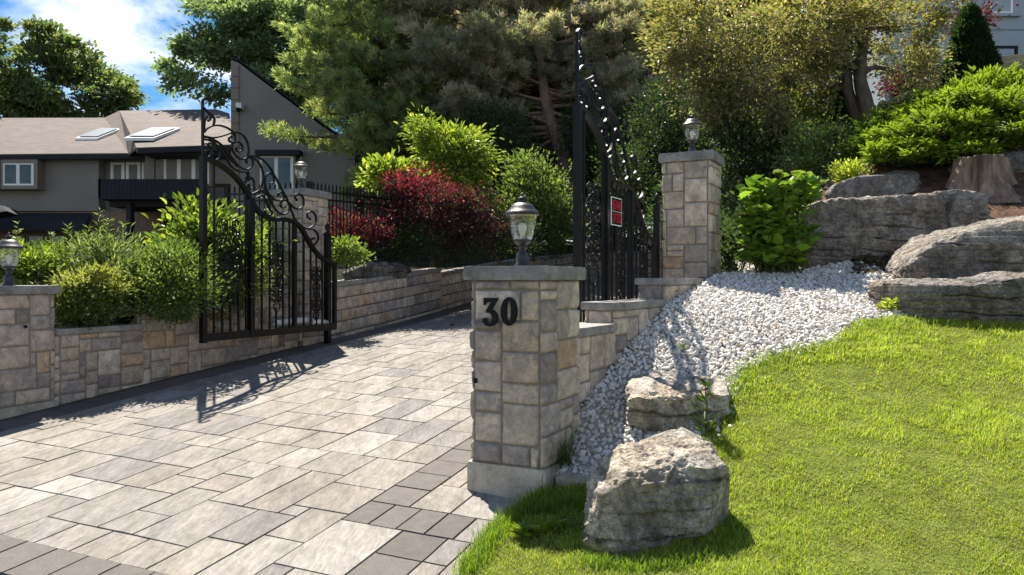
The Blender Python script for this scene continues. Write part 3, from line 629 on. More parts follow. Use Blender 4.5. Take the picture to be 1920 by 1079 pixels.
# ------------------------------------------------------------------ iron gate
HL, FL = np.array([-2.657, 11.0]), np.array([-3.68, 8.85]); ZBL = .77; LL = float(np.linalg.norm(FL - HL))
def puv(x, y):
    k = (x - 960) / FPX; d = FL - HL; t = (k * HL[1] - HL[0]) / (d[0] - k * d[1]); Zp = HL[1] + d[1] * t
    return t * LL, EYE + (HY - y) / FPX * Zp - ZBL
z2 = lambda X, Y: puv(350 + X / 3.597, 160 + Y / 3.597)
z3 = lambda X, Y: puv(350 + X / 2.697, 400 + Y / 2.697)
ARCH = [z2(*p) for p in ((112, 492), (180, 515), (260, 562), (330, 622), (385, 692), (430, 770), (470, 838), (520, 882), (590, 908), (650, 905), (700, 915))] + [z3(*p) for p in ((540, 44), (575, 72), (603, 120), (640, 180), (680, 225), (722, 250), (752, 262))]
SCR = [[(108, 492), (108, 300), (108, 125), (118, 95), (135, 85), (152, 92), (160, 110)],
       [(115, 150), (140, 180), (172, 205), (188, 235), (180, 270)], [(118, 300), (120, 250), (132, 215), (150, 200), (163, 208), (160, 228), (148, 238)],
       [(118, 318), (140, 292), (185, 273), (235, 275), (285, 295), (318, 325), (328, 355), (318, 380), (298, 385), (285, 372), (288, 355), (300, 350)],
       [(118, 345), (180, 355), (245, 342), (305, 322), (350, 322), (390, 350), (413, 400), (418, 450), (405, 490), (378, 502), (345, 488), (318, 455), (304, 420), (310, 395), (335, 383), (362, 392), (377, 415), (372, 440), (352, 450), (335, 440), (333, 425)],
       [(118, 350), (170, 362), (225, 395), (265, 435), (298, 480), (325, 515), (355, 550), (395, 570), (428, 560), (446, 530), (442, 500), (420, 490), (403, 500), (403, 520)],
       [(118, 365), (165, 378), (215, 415), (255, 465), (285, 525), (320, 565), (365, 585), (412, 588)], [(150, 365), (215, 390), (262, 440), (300, 505), (340, 545)],
       [(118, 398), (140, 398), (160, 420), (167, 455), (152, 483), (130, 484), (120, 465), (128, 448)],
       [(150, 390), (195, 410), (222, 445), (222, 485), (200, 506), (175, 498), (165, 475), (176, 462)],
       [(418, 478), (465, 482), (515, 505), (560, 555), (600, 625), (640, 700), (675, 765), (700, 830), (725, 895), (765, 950), (800, 990)],
       [(418, 484), (460, 498), (497, 540), (515, 600), (512, 660), (485, 715), (450, 737), (425, 730)],
       [(395, 660), (405, 630), (430, 622), (452, 645), (452, 680), (435, 700), (415, 690), (418, 672)],
       [(560, 665), (580, 660), (590, 640), (582, 608), (560, 594), (538, 605), (527, 640), (533, 690), (560, 742), (600, 776), (638, 778), (657, 755), (645, 730), (622, 728), (618, 742)],
       [(440, 735), (500, 712), (540, 735), (570, 790), (605, 845), (645, 872), (678, 860), (694, 830), (688, 795), (662, 776), (638, 788), (632, 812), (648, 828), (662, 820)],
       [(470, 760), (505, 745), (535, 775), (555, 830), (575, 860), (560, 878), (535, 870), (530, 850)],
       [(690, 790), (715, 822), (755, 835), (785, 812), (788, 770), (768, 738), (740, 735), (730, 755), (742, 775)],
       [(765, 945), (805, 968), (845, 955), (872, 915), (865, 872), (838, 852), (815, 865), (815, 890), (832, 903)],
       [(820, 975), (855, 975), (883, 1005), (885, 1045), (862, 1075), (840, 1065), (838, 1045), (855, 1035)]]
def spiral(cx, cy, r, a0, turns, sgn=1, n=14, r1=.25):
    t = np.linspace(0, 1, n); a = a0 + sgn * t * turns * 2 * math.pi; rr = r * (1 - (1 - r1) * t); return [(cx + rr[i] * math.cos(a[i]), cy + rr[i] * math.sin(a[i])) for i in range(n)]
def gate_leaf(label, H, F, zb, vs, seed):
    H = np.array(H, float); F = np.array(F, float); D = (F - H); Lr = np.linalg.norm(D); D = D / Lr; us = Lr / LL; nn = np.array([D[1], -D[0]])
    t = thing('iron_gate_leaf', label, 'gate', (*H, zb), 'wrought iron driveway gate leaves')
    def G(u, v, w=0): return np.array([H[0] + D[0] * u * us + nn[0] * w, H[1] + D[1] * u * us + nn[1] * w, zb + v * vs])
    def bar(name, u, v0, v1, hw, parent=t, hd=None):
        m = MB(); hd = hd or hw; o = G(u, v0, -hd) - np.array([*D, 0]) * hw; obox(m, o, np.array([*D, 0]) * 2 * hw, np.array([*nn, 0]) * 2 * hd, (0, 0, (v1 - v0) * vs)); return m.build(name, MT['iron'], parent)
    arch = smooth_path(np.array([[u, v, 0] for u, v in ARCH]), 5); au, av = arch[::-1, 0], arch[::-1, 1]
    top = lambda u: float(np.interp(u, au, av))
    uf = z2(112, 492)[0]; u2 = puv(470.5, 500)[0]; u3 = puv(552, 500)[0]; ue = puv(627, 500)[0]
    f = bar('end_post', uf, -.02, top(uf) + .02, .033); bar('middle_post', u2, .0, top(u2) + .02, .036); bar('middle_post', u3, .0, top(u3), .026); bar('hinge_stile', ue, .0, top(ue) + .01, .026)
    m = MB(); o = G(ue, -.005, -.03) - np.array([*D, 0]) * .0; obox(m, o, np.array([*D, 0]) * (uf - ue) * us, np.array([*nn, 0]) * .06, (0, 0, .095)); m.build('bottom_rail', MT['iron'], t)
    m = MB()
    A_ = np.array([G(u, v) for u, v, _ in arch]); fr_t = nrm(np.gradient(A_, axis=0)); n3 = np.array([*nn, 0]); up = nrm(np.cross(fr_t, n3)); hw, hh = .03, .026
    V = np.stack([A_ + up * hh + n3 * hw, A_ + up * hh - n3 * hw, A_ - up * hh - n3 * hw, A_ - up * hh + n3 * hw], 1); k = len(A_)
    m.add(V, [(i * 4 + j, i * 4 + (j + 1) % 4, (i + 1) * 4 + (j + 1) % 4, (i + 1) * 4 + j) for i in range(k - 1) for j in range(4)]); m.build('arched_rail', MT['iron'], t)
    m = MB()
    for q, c in enumerate(SCR):
        P = smooth_path(np.array([G(*z2(*p)) for p in c]), 6); t3 = nrm(np.gradient(P, axis=0)); side = nrm(np.cross(t3, n3)); r = .0095 if q not in (0,) else .013; w = .016
        e = np.array([1.0] * len(P))
        V = np.stack([P + side * r + n3 * w * .8, P + side * r - n3 * w * .8, P - side * r - n3 * w * .8, P - side * r + n3 * w * .8], 1); k = len(P)
        m.add(V, [(i * 4 + j, i * 4 + (j + 1) % 4, (i + 1) * 4 + (j + 1) % 4, (i + 1) * 4 + j) for i in range(k - 1) for j in range(4)] + [(3, 2, 1, 0), (k * 4 - 4, k * 4 - 3, k * 4 - 2, k * 4 - 1)])
        if q > 1: tube(m, [P[-1] - n3 * .012, P[-1] + n3 * .012], .017, 8)
    p = G(*z2(413, 640)); lathe(m, [(0, -.06), (.03, -.06), (.045, -.02), (.03, .0), (.02, .01), (.028, .03), (.02, .05), (.008, .06), (.012, .075), (0, .09)], p + np.array([0, 0, .05]), 12)
    m.build('scrollwork', MT['iron'], t, smooth=False)
    # ornamental panels: mirrored scrolls, leaf drops
    def panel(uc, v0, v1, hw, lv, tp=True):
        m = MB(); h = (v1 - v0) / lv
        for i in range(lv):
            c = v0 + h * (i + .5); k = 1 if i % 2 else -1; w = hw * (1.0 if i % 2 == 0 else .72)
            for sg in (-1, 1):
                a = [(uc + sg * (w * .55 + (x) * w * .45), c + y * h * .42) for x, y in spiral(0, .55, .9, -math.pi / 2 if k > 0 else math.pi / 2, 1.15 * 1, k * -1)]
                b = [(uc + sg * (w * .45 + (x) * w * .38), c + y * h * .40) for x, y in spiral(0, -.6, .8, math.pi / 2 if k > 0 else -math.pi / 2, 1.2, k)]
                for q in (a, b):
                    P = np.array([G(u, v) for u, v in q]); tube(m, P, .0105, 5); tube(m, [P[-1] - n3 * .012, P[-1] + n3 * .012], .013, 6)
                P = [G(uc + sg * w, c - h * .5), G(uc + sg * w * .8, c - h * .1), G(uc + sg * w * .95, c + h * .3), G(uc + sg * w * .6, c + h * .5)]; tube(m, smooth_path(P, 4), .007, 5)
                # small acanthus leaf
                L0 = G(uc + sg * w * .3, c); m.add([L0, L0 + np.array([*D, 0]) * sg * .03 + np.array([0, 0, .012]) + n3 * .012, L0 + np.array([0, 0, .06]), L0 - np.array([*D, 0]) * sg * .012 + np.array([0, 0, .03]) - n3 * .01], [(0, 1, 2, 3), (3, 2, 1, 0)])
            lathe(m, [(0, -.025), (.014, -.012), (.018, 0), (.014, .012), (0, .025)], G(uc, c), 8)
        tube(m, [G(uc, v0 - .02), G(uc, v1 + .02)], .007, 5); U = spiral(0, 0, 1, 0, .5, -1, 10, 1.0)
        tube(m, [G(uc + x * hw * .5, v0 + y * hw * .9) for x, y in U], .009, 5)
        m.build('scroll_panel', MT['iron'], t)
    hw_ = abs(z3(300, 300)[0] - z3(138, 300)[0]) / 2; u_, v_ = z3(219, 400); ut, vt = z3(219, 30); panel(u_, v_ + .1, vt, hw_ * .97, 4)
    hw_ = abs(z3(490, 300)[0] - z3(424, 300)[0]) / 2; u_, v_ = z3(456, 470); ut, vt = z3(456, 140); panel(u_, v_ + .03, vt, hw_, 4)
    hw_ = abs(z3(684, 300)[0] - z3(630, 300)[0]) / 2; u_, v_ = z3(656, 505); ut, vt = z3(656, 278); panel(u_, v_, vt, hw_, 3)
    for X in (138, 180, 221, 262, 300, 380, 420, 452, 487, 519, 592, 627, 656, 686):
        u, _ = z3(X, 560); v1 = top(u) - .02
        if X in (180, 262): v1 = z3(X, 385)[1]
        if X == 221: v1 = z3(X, 432)[1]
        if X == 452: v1 = z3(X, 480)[1]
        bar('picket', u, .08, v1, .0105)
        if X == 452: bar('picket', u, z3(X, 135)[1], top(u) - .02, .0105)
    return t, G
gl, GL_ = gate_leaf('left leaf of the open black scrolled driveway gate, standing before the shrub bed', HL, FL, ZBL, 1.0, 1)
HR, FR = (1.69, 8.86), (.62, 6.93)
gr_, GR_ = gate_leaf('right leaf of the open black scrolled driveway gate, seen almost edge on', HR, FR, .98, .985, 2)
def gate_post(x, ytop, Z, z0, label):
    X = (x - 960) / FPX * Z; zt = EYE + (HY - ytop) / FPX * Z; t = thing('gate_post', label, 'post', (X, Z, z0))
    m = MB(); h = .04; a = np.array([-CP, SP, 0]) * 2 * h; d = np.array([SP, CP, 0]) * 2 * h; obox(m, np.array([X, Z, z0]) - (a + d) / 2, a, d, (0, 0, zt - .17 - z0)); obox(m, np.array([X, Z, zt - .17]) - (a + d) * .56, a * 1.12, d * 1.12, (0, 0, .016)); m.build('shaft', MT['iron'], t)
    m = MB(); lathe(m, [(0, 0), (.03, 0), (.032, .012), (.016, .022), (.016, .034), (.03, .05), (.04, .075), (.037, .1), (.022, .13), (.006, .152), (0, .155)], (X, Z, zt - .154), 16); m.build('finial', MT['iron'], t, smooth=True)
gate_post(614, 418, 11.12, .4, 'square black hinge post with an urn finial beside the left gate leaf')
gate_post(1232, 362, 9.02, .5, 'square black hinge post with an urn finial against the right gate pillar')
# gate opener arm behind the left leaf
ga = thing('gate_opener', 'white gate opener arm fixed low behind the left gate leaf', 'gate opener', W(560, 606, 10.6))
m = MB(); tube(m, [W(512, 611, 10.15), W(520, 607, 10.2), W(577, 600, 10.6)], [.02, .045, .05], 12); m.build('arm', MT['plastic'], ga, smooth=True)
m = MB(); tube(m, [W(577, 601, 10.6), W(604, 603, 10.9)], .03, 10); m.build('bracket', MT['iron'], ga)
m = MB(); tube(m, [W(586, 603, 10.65), W(612, 606, 11.0)], .045, 10); m.build('motor', MT['plastic'], ga, smooth=True)
# sign on the right leaf
uS, vS = .74, 1.30
c0, c1 = None, None
def right_px(x, y, w=-.05):
    H = np.array(HR); F = np.array(FR); d = F - H; k = (x - 960) / FPX; t = (k * H[1] - H[0]) / (d[0] - k * d[1]); p = H + d * t; D = nrm(d); nn = np.array([D[1], -D[0]])
    return np.array([*(p + nn * w), EYE + (HY - y) / FPX * p[1]]), np.array([*nn, 0]), np.array([*D, 0])
pA, nR, dR = right_px(1127, 368); pB, _, _ = right_px(1147, 418)
nV = nR if (nR[0] > 0) else -nR       # faces the garden side / camera
sw = np.linalg.norm((pA - pB)[:2]); sh = .285; sx = -dR; so = np.array([pA[0], pA[1], EYE + (HY - 369) / FPX * pA[1] - sh])
front = np.cross(sx, [0, 0, 1]); nV = front if front[1] < 0 else -front
so = so + nV * .06
sg = thing('warning_sign', 'red and black warning sign with white border on the right gate leaf', 'sign', so)
def pl(x0, y0, x1, y1, off, th=.004):
    m = MB(); obox(m, so + sx * x0 * sw + np.array([0, 0, y0 * sh]) + nV * off, sx * (x1 - x0) * sw, -nV * th, (0, 0, (y1 - y0) * sh)); return m
pl(0, 0, 1, 1, .0, .006).build('backing', MT['white'], sg); pl(.045, .035, .955, .965, .002).build('field', MT['black'], sg); pl(.08, .49, .92, .505, .004).build('line', MT['white'], sg)
def text(txt, x0, y0, w, h):
    cu = bpy.data.curves.new('lettering', 'FONT'); cu.body = txt; cu.size = 1; cu.extrude = .002
    o = bpy.data.objects.new('lettering', cu); COL.objects.link(o); bpy.context.view_layer.update(); dg = bpy.context.evaluated_depsgraph_get()
    me = bpy.data.meshes.new_from_object(o.evaluated_get(dg)); bpy.data.objects.remove(o)
    co = np.array([v.co[:] for v in me.vertices]); mn, mxx = co.min(0), co.max(0); u = (co[:, 0] - mn[0]) / (mxx[0] - mn[0]); v = (co[:, 1] - mn[1]) / (mxx[1] - mn[1])
    P = so + sx * ((x0 + u * w) * sw)[:, None] + np.array([0, 0, 1]) * ((y0 + v * h) * sh)[:, None] + nV * (.006 + co[:, 2] * .5)[:, None] - ORG[sg.name]
    for i, vv in enumerate(me.vertices): vv.co = P[i]
    me.materials.clear(); me.materials.append(MT['red']); o = link('lettering', me, sg); return o
text('BEWARE', .09, .56, .82, .34); text('OF DOG', .09, .1, .82, .34)

# ------------------------------------------------------------------ picket fence behind the retaining wall
def fence(label, sc0, sc1, zb0, zb1, h, posts):
    p0, p1 = np.array(SC(*sc0)), np.array(SC(*sc1)); Lf = np.linalg.norm(p1 - p0); d = nrm(p1 - p0); nn = np.array([d[1], -d[0]])
    t = thing('iron_fence', label, 'fence', (*p0, zb0))
    P = lambda u, z: np.array([*(p0 + d * u), zb0 + (zb1 - zb0) * u / Lf + z])
    n = int(Lf / .105); me0 = None
    for k in range(n + 1):
        u = Lf * k / n
        if me0 is None:
            m = MB(); a = .009; box(m, (-a, -a, 0), (a, a, h - .12)); lathe(m, [(.009, h - .12), (.02, h - .112), (.02, h - .1), (.01, h - .09), (.018, h - .07), (.018, h - .055), (.008, h - .03), (.0, h)], n=6)
            o = m.build('picket', MT['iron'], loc=(0, 0, 0)); me0 = o.data; bpy.data.objects.remove(o)
        o = bpy.data.objects.new('picket', me0); COL.objects.link(o); o.parent = t; o.location = tuple(P(u, 0) - np.array(t.location)); ORG[o.name] = ORG[t.name]
    for zz in (.12, h - .30, h - .17):
        m = MB(); A, B = P(0, zz), P(Lf, zz); nv = np.array([*nn, 0]) * .016; obox(m, A - nv, B - A, 2 * nv, (0, 0, .03)); m.build('rail', MT['iron'], t)
    for u in posts:
        m = MB(); q = P(u, -.1); box(m, q - np.array([.035, .035, 0]), q + np.array([.035, .035, h + .06])); box(m, q + np.array([-.042, -.042, h + .06]), q + np.array([.042, .042, h + .08])); m.build('post', MT['iron'], t)
fence('black iron picket fence running along the bed behind the retaining wall', (9.9, 7.54), (15.5, 7.6), 1.72, 1.95, 1.40, (0, 2.45, 4.9))
fence('short black picket fence stretch running left behind the gate pillar', (9.85, 7.56), (9.9, 9.3), 1.72, 1.72, 1.40, (1.7,))

# ------------------------------------------------------------------ boulders
def rock(label, cols, Z0, D, zs=0.0, xd=0.0, seed=0, amp=.05, strata=5.0, groove=.02, n=46, name='boulder', cat='boulder', tint=(.33, .315, .29), k=9, res=None, facets=14):
    cols = np.array(cols, float); g = np.linspace(-1, 1, n); cube = []; Qs = []; base = 0; ext = np.array([(cols[-1, 0] - cols[0, 0]) / FPX * Z0, D, 1])
    for ax in range(3):
        for sd_ in (-1, 1):
            u, v = np.meshgrid(g, g, indexing='ij'); P = np.zeros((n, n, 3)); P[..., ax] = sd_; P[..., (ax + 1) % 3] = u; P[..., (ax + 2) % 3] = v
            Q = gridq(n, n) if sd_ > 0 else gridq(n, n)[:, ::-1]
            cube.append(P.reshape(-1, 3)); Qs.append(Q + base); base += n * n
    q = np.concatenate(cube); q = q / (np.abs(q) ** k).sum(1, keepdims=True) ** (1 / k)
    a, c, b = q[:, 0], q[:, 1], q[:, 2]; ta, tc_, tb = (a + 1) / 2, (c + 1) / 2, (b + 1) / 2
    cu = (cols[:, 0] - cols[0, 0]) / (cols[-1, 0] - cols[0, 0]); Zf = Z0 + zs * ta
    x = cols[0, 0] + (cols[-1, 0] - cols[0, 0]) * ta; yt = np.interp(ta, cu, cols[:, 1]); yb = np.interp(ta, cu, cols[:, 2]) + 14; ra = np.interp(ta, cu, cols[:, 3]) if cols.shape[1] > 3 else 0
    zt = EYE + (HY - yt) / FPX * Zf + ra * tc_; zb = EYE + (HY - yb) / FPX * Zf; X = (x - 960) / FPX * Zf + xd * tc_; Y = Zf + D * tc_; Zz = zb + (zt - zb) * tb
    P = np.stack([X, Y, Zz], -1); nn = nrm(q ** 3 * 1.0)
    so_ = seed * 13.7
    d = fbm(P * 2.1 + so_, 3, seed) * amp * 1.5 + fbm(P * 7 + so_, 4, seed + 3) * amp * .55 + fbm(P * np.array([9, 9, 26]) + so_, 4, seed + 5) * amp * .4
    d += -np.abs(fbm(P * 4.3 + so_ + 3, 3, seed + 8)) * amp * 1.0 - np.abs(fbm(P * np.array([10, 10, 14]) + so_ + 7, 3, seed + 9)) * amp * 1.2 - np.abs(fbm(P * 26 + so_, 3, seed + 12)) * amp * .6
    w = P[:, 2] + .05 * fbm(P * 1.7 + so_, 3, seed + 7) + .02 * fbm(P * 8 + so_, 2, seed + 2) + P[:, 0] * .05; w = w + .05 * fbm(P * .9 + so_ + 2, 2, seed + 21); fr = w * strata; fr = fr - np.floor(fr)
    lay = np.floor(w * strata); gk = np.exp(-((fr - .5) / .06) ** 2); gk *= np.clip(fbm(P * 2.2 + so_ + 9, 2, seed + 4) * 4 + .25, 0, 1); vk = np.exp(-(fbm(P * np.array([1.6, 1.6, .6]) + so_ + 15, 3, seed + 14) / .03) ** 2) * np.clip(fbm(P * 1.5 + so_ + 19, 2, seed + 15) * 4 + .2, 0, 1) * (np.abs(nn[:, 2]) < .7); d -= vk * groove * 1.1
    d += (-groove * gk + (vnoise(np.stack([lay * 3.7, 0 * lay, 0 * lay], -1), seed) * groove * .8)) * (1 - np.clip(nn[:, 2], 0, 1) * .7)
    d = d * .8; V = P + nn * d[:, None]
    cc_ = V.mean(0); sc3 = np.array([np.ptp(V[:, i]) for i in range(3)]) / 2; Vn = (V - cc_) / sc3; rk = np.random.RandomState(seed + 200)
    for _ in range(facets):            # broken faces
        dn = nrm(rk.randn(3) * np.array([1, 1, .8])); h_ = Vn @ dn; lim = h_.max() * (.80 + .13 * rk.rand()); ex = np.maximum(h_ - lim, 0); Vn = Vn - ex[:, None] * dn * .93
    V = cc_ + Vn * sc3
    w2 = V[:, 2] * strata * 2.3 + .35 * fbm(V * 1.9 + so_, 3, seed + 31); st_ = w2 - np.floor(w2); side = 1 - np.clip(np.abs(nn[:, 2]), 0, 1)
    V = V + nn * (side * (st_ ** 2) * groove * 1.1 * np.clip(fbm(V * 1.3 + so_ + 40, 2, seed + 33) * 3 + .7, 0, 1))[:, None] * np.array([1, 1, 0])
    lw_ = np.exp(-((st_ - .04) / .05) ** 2) * side * np.clip(fbm(P * 1.5 + so_ + 60, 3, seed + 41) * 4 + .5, 0, 1)
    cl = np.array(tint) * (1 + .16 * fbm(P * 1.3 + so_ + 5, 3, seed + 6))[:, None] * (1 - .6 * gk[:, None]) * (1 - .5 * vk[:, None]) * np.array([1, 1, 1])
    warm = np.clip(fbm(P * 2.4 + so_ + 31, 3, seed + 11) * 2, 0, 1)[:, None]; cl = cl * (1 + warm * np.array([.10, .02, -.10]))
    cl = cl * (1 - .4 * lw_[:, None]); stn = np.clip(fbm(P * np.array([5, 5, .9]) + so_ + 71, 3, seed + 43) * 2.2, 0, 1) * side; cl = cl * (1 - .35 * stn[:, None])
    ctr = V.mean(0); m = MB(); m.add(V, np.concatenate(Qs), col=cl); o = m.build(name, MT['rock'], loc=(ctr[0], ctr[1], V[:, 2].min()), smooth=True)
    me = o.data; import bmesh
    b_ = bmesh.new(); b_.from_mesh(me); bmesh.ops.remove_doubles(b_, verts=b_.verts, dist=.0006); b_.to_mesh(me); b_.free()
    return props(o, label, cat)
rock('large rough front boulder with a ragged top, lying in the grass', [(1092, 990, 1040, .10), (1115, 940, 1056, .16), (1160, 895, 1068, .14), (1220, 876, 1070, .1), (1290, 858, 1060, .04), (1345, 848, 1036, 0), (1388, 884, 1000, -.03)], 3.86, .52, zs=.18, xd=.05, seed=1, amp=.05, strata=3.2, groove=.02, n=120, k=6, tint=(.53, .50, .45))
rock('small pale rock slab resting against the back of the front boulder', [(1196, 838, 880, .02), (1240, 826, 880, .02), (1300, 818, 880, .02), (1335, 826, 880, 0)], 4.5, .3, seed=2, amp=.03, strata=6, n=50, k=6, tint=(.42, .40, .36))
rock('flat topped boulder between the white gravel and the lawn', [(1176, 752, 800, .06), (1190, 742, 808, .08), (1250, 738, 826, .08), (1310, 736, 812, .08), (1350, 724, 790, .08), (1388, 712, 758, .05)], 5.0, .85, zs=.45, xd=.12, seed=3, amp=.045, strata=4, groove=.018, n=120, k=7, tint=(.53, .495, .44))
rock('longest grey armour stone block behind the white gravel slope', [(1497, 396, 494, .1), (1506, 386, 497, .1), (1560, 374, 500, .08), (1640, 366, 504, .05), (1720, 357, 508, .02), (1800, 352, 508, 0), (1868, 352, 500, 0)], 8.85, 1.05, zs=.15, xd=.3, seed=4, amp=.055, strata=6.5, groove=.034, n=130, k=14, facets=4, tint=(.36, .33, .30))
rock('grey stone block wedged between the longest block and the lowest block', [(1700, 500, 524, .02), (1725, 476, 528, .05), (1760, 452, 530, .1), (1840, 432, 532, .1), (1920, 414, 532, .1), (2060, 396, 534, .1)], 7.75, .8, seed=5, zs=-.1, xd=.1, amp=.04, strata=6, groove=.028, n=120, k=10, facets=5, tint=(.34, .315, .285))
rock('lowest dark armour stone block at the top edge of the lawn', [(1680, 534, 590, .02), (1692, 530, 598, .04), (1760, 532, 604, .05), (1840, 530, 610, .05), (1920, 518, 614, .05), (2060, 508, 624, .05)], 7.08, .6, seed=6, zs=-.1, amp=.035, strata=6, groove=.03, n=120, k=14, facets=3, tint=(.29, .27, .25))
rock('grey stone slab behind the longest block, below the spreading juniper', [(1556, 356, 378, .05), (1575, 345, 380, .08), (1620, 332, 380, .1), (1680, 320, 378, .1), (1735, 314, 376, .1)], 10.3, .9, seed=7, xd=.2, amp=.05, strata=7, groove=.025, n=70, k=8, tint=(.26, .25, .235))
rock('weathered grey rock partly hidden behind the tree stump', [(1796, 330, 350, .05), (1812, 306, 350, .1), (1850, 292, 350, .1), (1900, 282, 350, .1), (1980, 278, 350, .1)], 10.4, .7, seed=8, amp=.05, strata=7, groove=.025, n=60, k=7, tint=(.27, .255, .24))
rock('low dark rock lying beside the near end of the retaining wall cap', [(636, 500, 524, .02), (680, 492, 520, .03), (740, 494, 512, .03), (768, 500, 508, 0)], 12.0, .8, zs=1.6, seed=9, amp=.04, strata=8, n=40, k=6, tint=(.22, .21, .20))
# stepping stone beside the pillar
m = MB(); rough_box(m, pxg(1040, 912) + np.array([0, 0, -.02]), (.37, -.07, .0), (.12, .24, .03), (0, 0, .075), .02, .004, 12, .3, 3); props(m.build('stepping_stone', MT['concrete'], loc=pxg(1090, 908), smooth=True), 'flat grey stepping stone between number 30 pillar and front boulder', 'stone slab')
# stump
c = W(1872, 352, 9.75); n = 150; an = np.arange(n) * 2 * math.pi / n; V = []; hts = np.linspace(-.22, .46, 26)
for h in hts:
    t = (h + .22) / .68; r = .30 + .26 * (1 - t) ** 2.2; P = np.stack([np.cos(an), np.sin(an), 0 * an], -1)
    rd = r * (1 + (.22 * (1 - t) + .07) * np.cos(5 * an + .7 + .5 * np.sin(2 * an)) + .16 * fbm(P * 3.2 + np.array([0, 0, h * 1.2]), 3, 4)) - .10 * np.abs(fbm(P * 7 + np.array([0, 0, h * 2.0]), 3, 6)) + .03 * fbm(P * 18 + np.array([0, 0, h * 2.5]), 3, 6)
    V.append(np.stack([c[0] + rd * np.cos(an) * 1.1, c[1] + .4 + rd * np.sin(an) * .9, c[2] + h + .03 * fbm(P * 2 + 4, 2, 9) * t + 0 * an], -1))
for rr_, in ((.9,), (.6,), (.3,), (0.01,)):
    ctr = V[25].mean(0); V.append(ctr + (V[25] - ctr) * rr_ + np.stack([0 * an, 0 * an, -.015 + .012 * fbm(V[25] * 12, 2, 5)], -1))
V = np.array(V); k = len(V); i, j = np.meshgrid(np.arange(k - 1), np.arange(n), indexing='ij'); a = i * n + j; b = i * n + (j + 1) % n
cl = np.repeat((np.array([.27, .20, .15]) * np.ones((n, 3)))[None], k, 0); cl[26:] = (.36, .29, .22); cl = cl * (1 + .75 * fbm(V * np.array([12, 12, 2.2]), 4, 8))[..., None]
m = MB(); m.add(V, np.stack([a, b, b + n, a + n], -1).reshape(-1, 4), col=cl.reshape(-1, 3)); props(m.build('tree_stump', MT['bark'], loc=tuple(c), smooth=True), 'sawn tree stump with ridged bark and flared roots on the soil', 'tree stump')
# pine cones on the paving
for (x, y, Z, lb) in ((764, 607, 12.2, 'nearer small dark pine cone lying alone on the sunny paving'), (848, 600, 12.9, 'farther small dark pine cone lying on the paving close to the pillar')):
    X = (x - 960) / FPX * Z; s_, c_ = SP * X + CP * Z, -CP * X + SP * Z; z = float(drive_z(s_, c_)); m = MB()
    v, tt_ = VAR[3] * .035, IT
    for q in range(9): m.add(v * (.5 + .5 * math.sin(q / 8 * 3.1)) * np.array([1, 1, .5]) + np.array([X + (q - 4) * .009, Z, z + .035]), None, tt_, (.03, .022, .016))
    props(m.build('pine_cone', MT['bark'], loc=(X, Z, z)), lb, 'pine cone')

# ------------------------------------------------------------------ houses
def pb(mb, x0, y0, x1, y1, Z, d, col=(1, 1, 1)):       # box from a rectangle of photo pixels at distance Z, d metres deep (backwards)
    p, q = W(x0, y1, Z), W(x1, y0, Z); box(mb, (p[0], Z, p[2]), (q[0], Z + d, q[2]), col)
H = thing('grey_house', 'long grey stucco house with brown shingle roof and skylights', 'house', W(230, 480, 34))
def part(name, mt, parent=H, smooth=False):
    def f(mb): return mb.build(name, mt, parent, smooth=smooth)
    return f
GW = np.array([.225, .208, .188])
m = MB(); pb(m, -330, 286, 185, 396, 34, 7.5, GW); part('wall', MT['stucco'])(m)
m = MB(); pb(m, 184, 284, 378, 396, 34.6, 7, GW * .98); part('wall', MT['stucco'])(m)
m = MB(); pb(m, 272, 290, 435, 345, 33.2, 1.3, GW); pb(m, 272, 290, 289, 345, 33.12, .07, np.array([.215, .19, .165])); part('wall', MT['stucco'])(m)
m = MB(); pb(m, -330, 396, 500, 560, 34.15, 6, (1, 1, 1)); pb(m, 230, 384, 245, 470, 32.4, .35); part('brick_wall', MT['brick'])(m)
# tower with the slanted parapet
def tower(): 
    Z = 29.5; pts = [(433, 560), (665, 560), (665, 278), (605, 238), (447, 118), (433, 113)]
    m = MB(); prism(m, [W(x, y, Z) for x, y in pts], np.array([0, 7.0, 0]), np.array([.225, .21, .197])); part('tower_wall', MT['stucco'])(m)
    m = MB(); 
    A = [W(430, 110, Z), W(448, 114, Z), W(606, 235, Z), W(668, 277, Z)]
    for a_, b_ in zip(A[:-1], A[1:]): a_, b_ = np.array(a_), np.array(b_); obox(m, a_ + np.array([0, -.05, 0]), b_ - a_, (0, 7.1, 0), (0, 0, .07))
    part('parapet_cap', MT['darktrim'])(m)
    h = 22
    for x0, x1, yt, yb in ((433, 447.5, 122, 345), (651, 665.5, 278, 445)):
        y = yt
        while y < yb: m = MB(); pb(m, x0, y, x1, y + h - 1.2, Z - .06, .07, (1, 1, 1)); y += h; part('quoin', MT['trim'])(m)
tower()
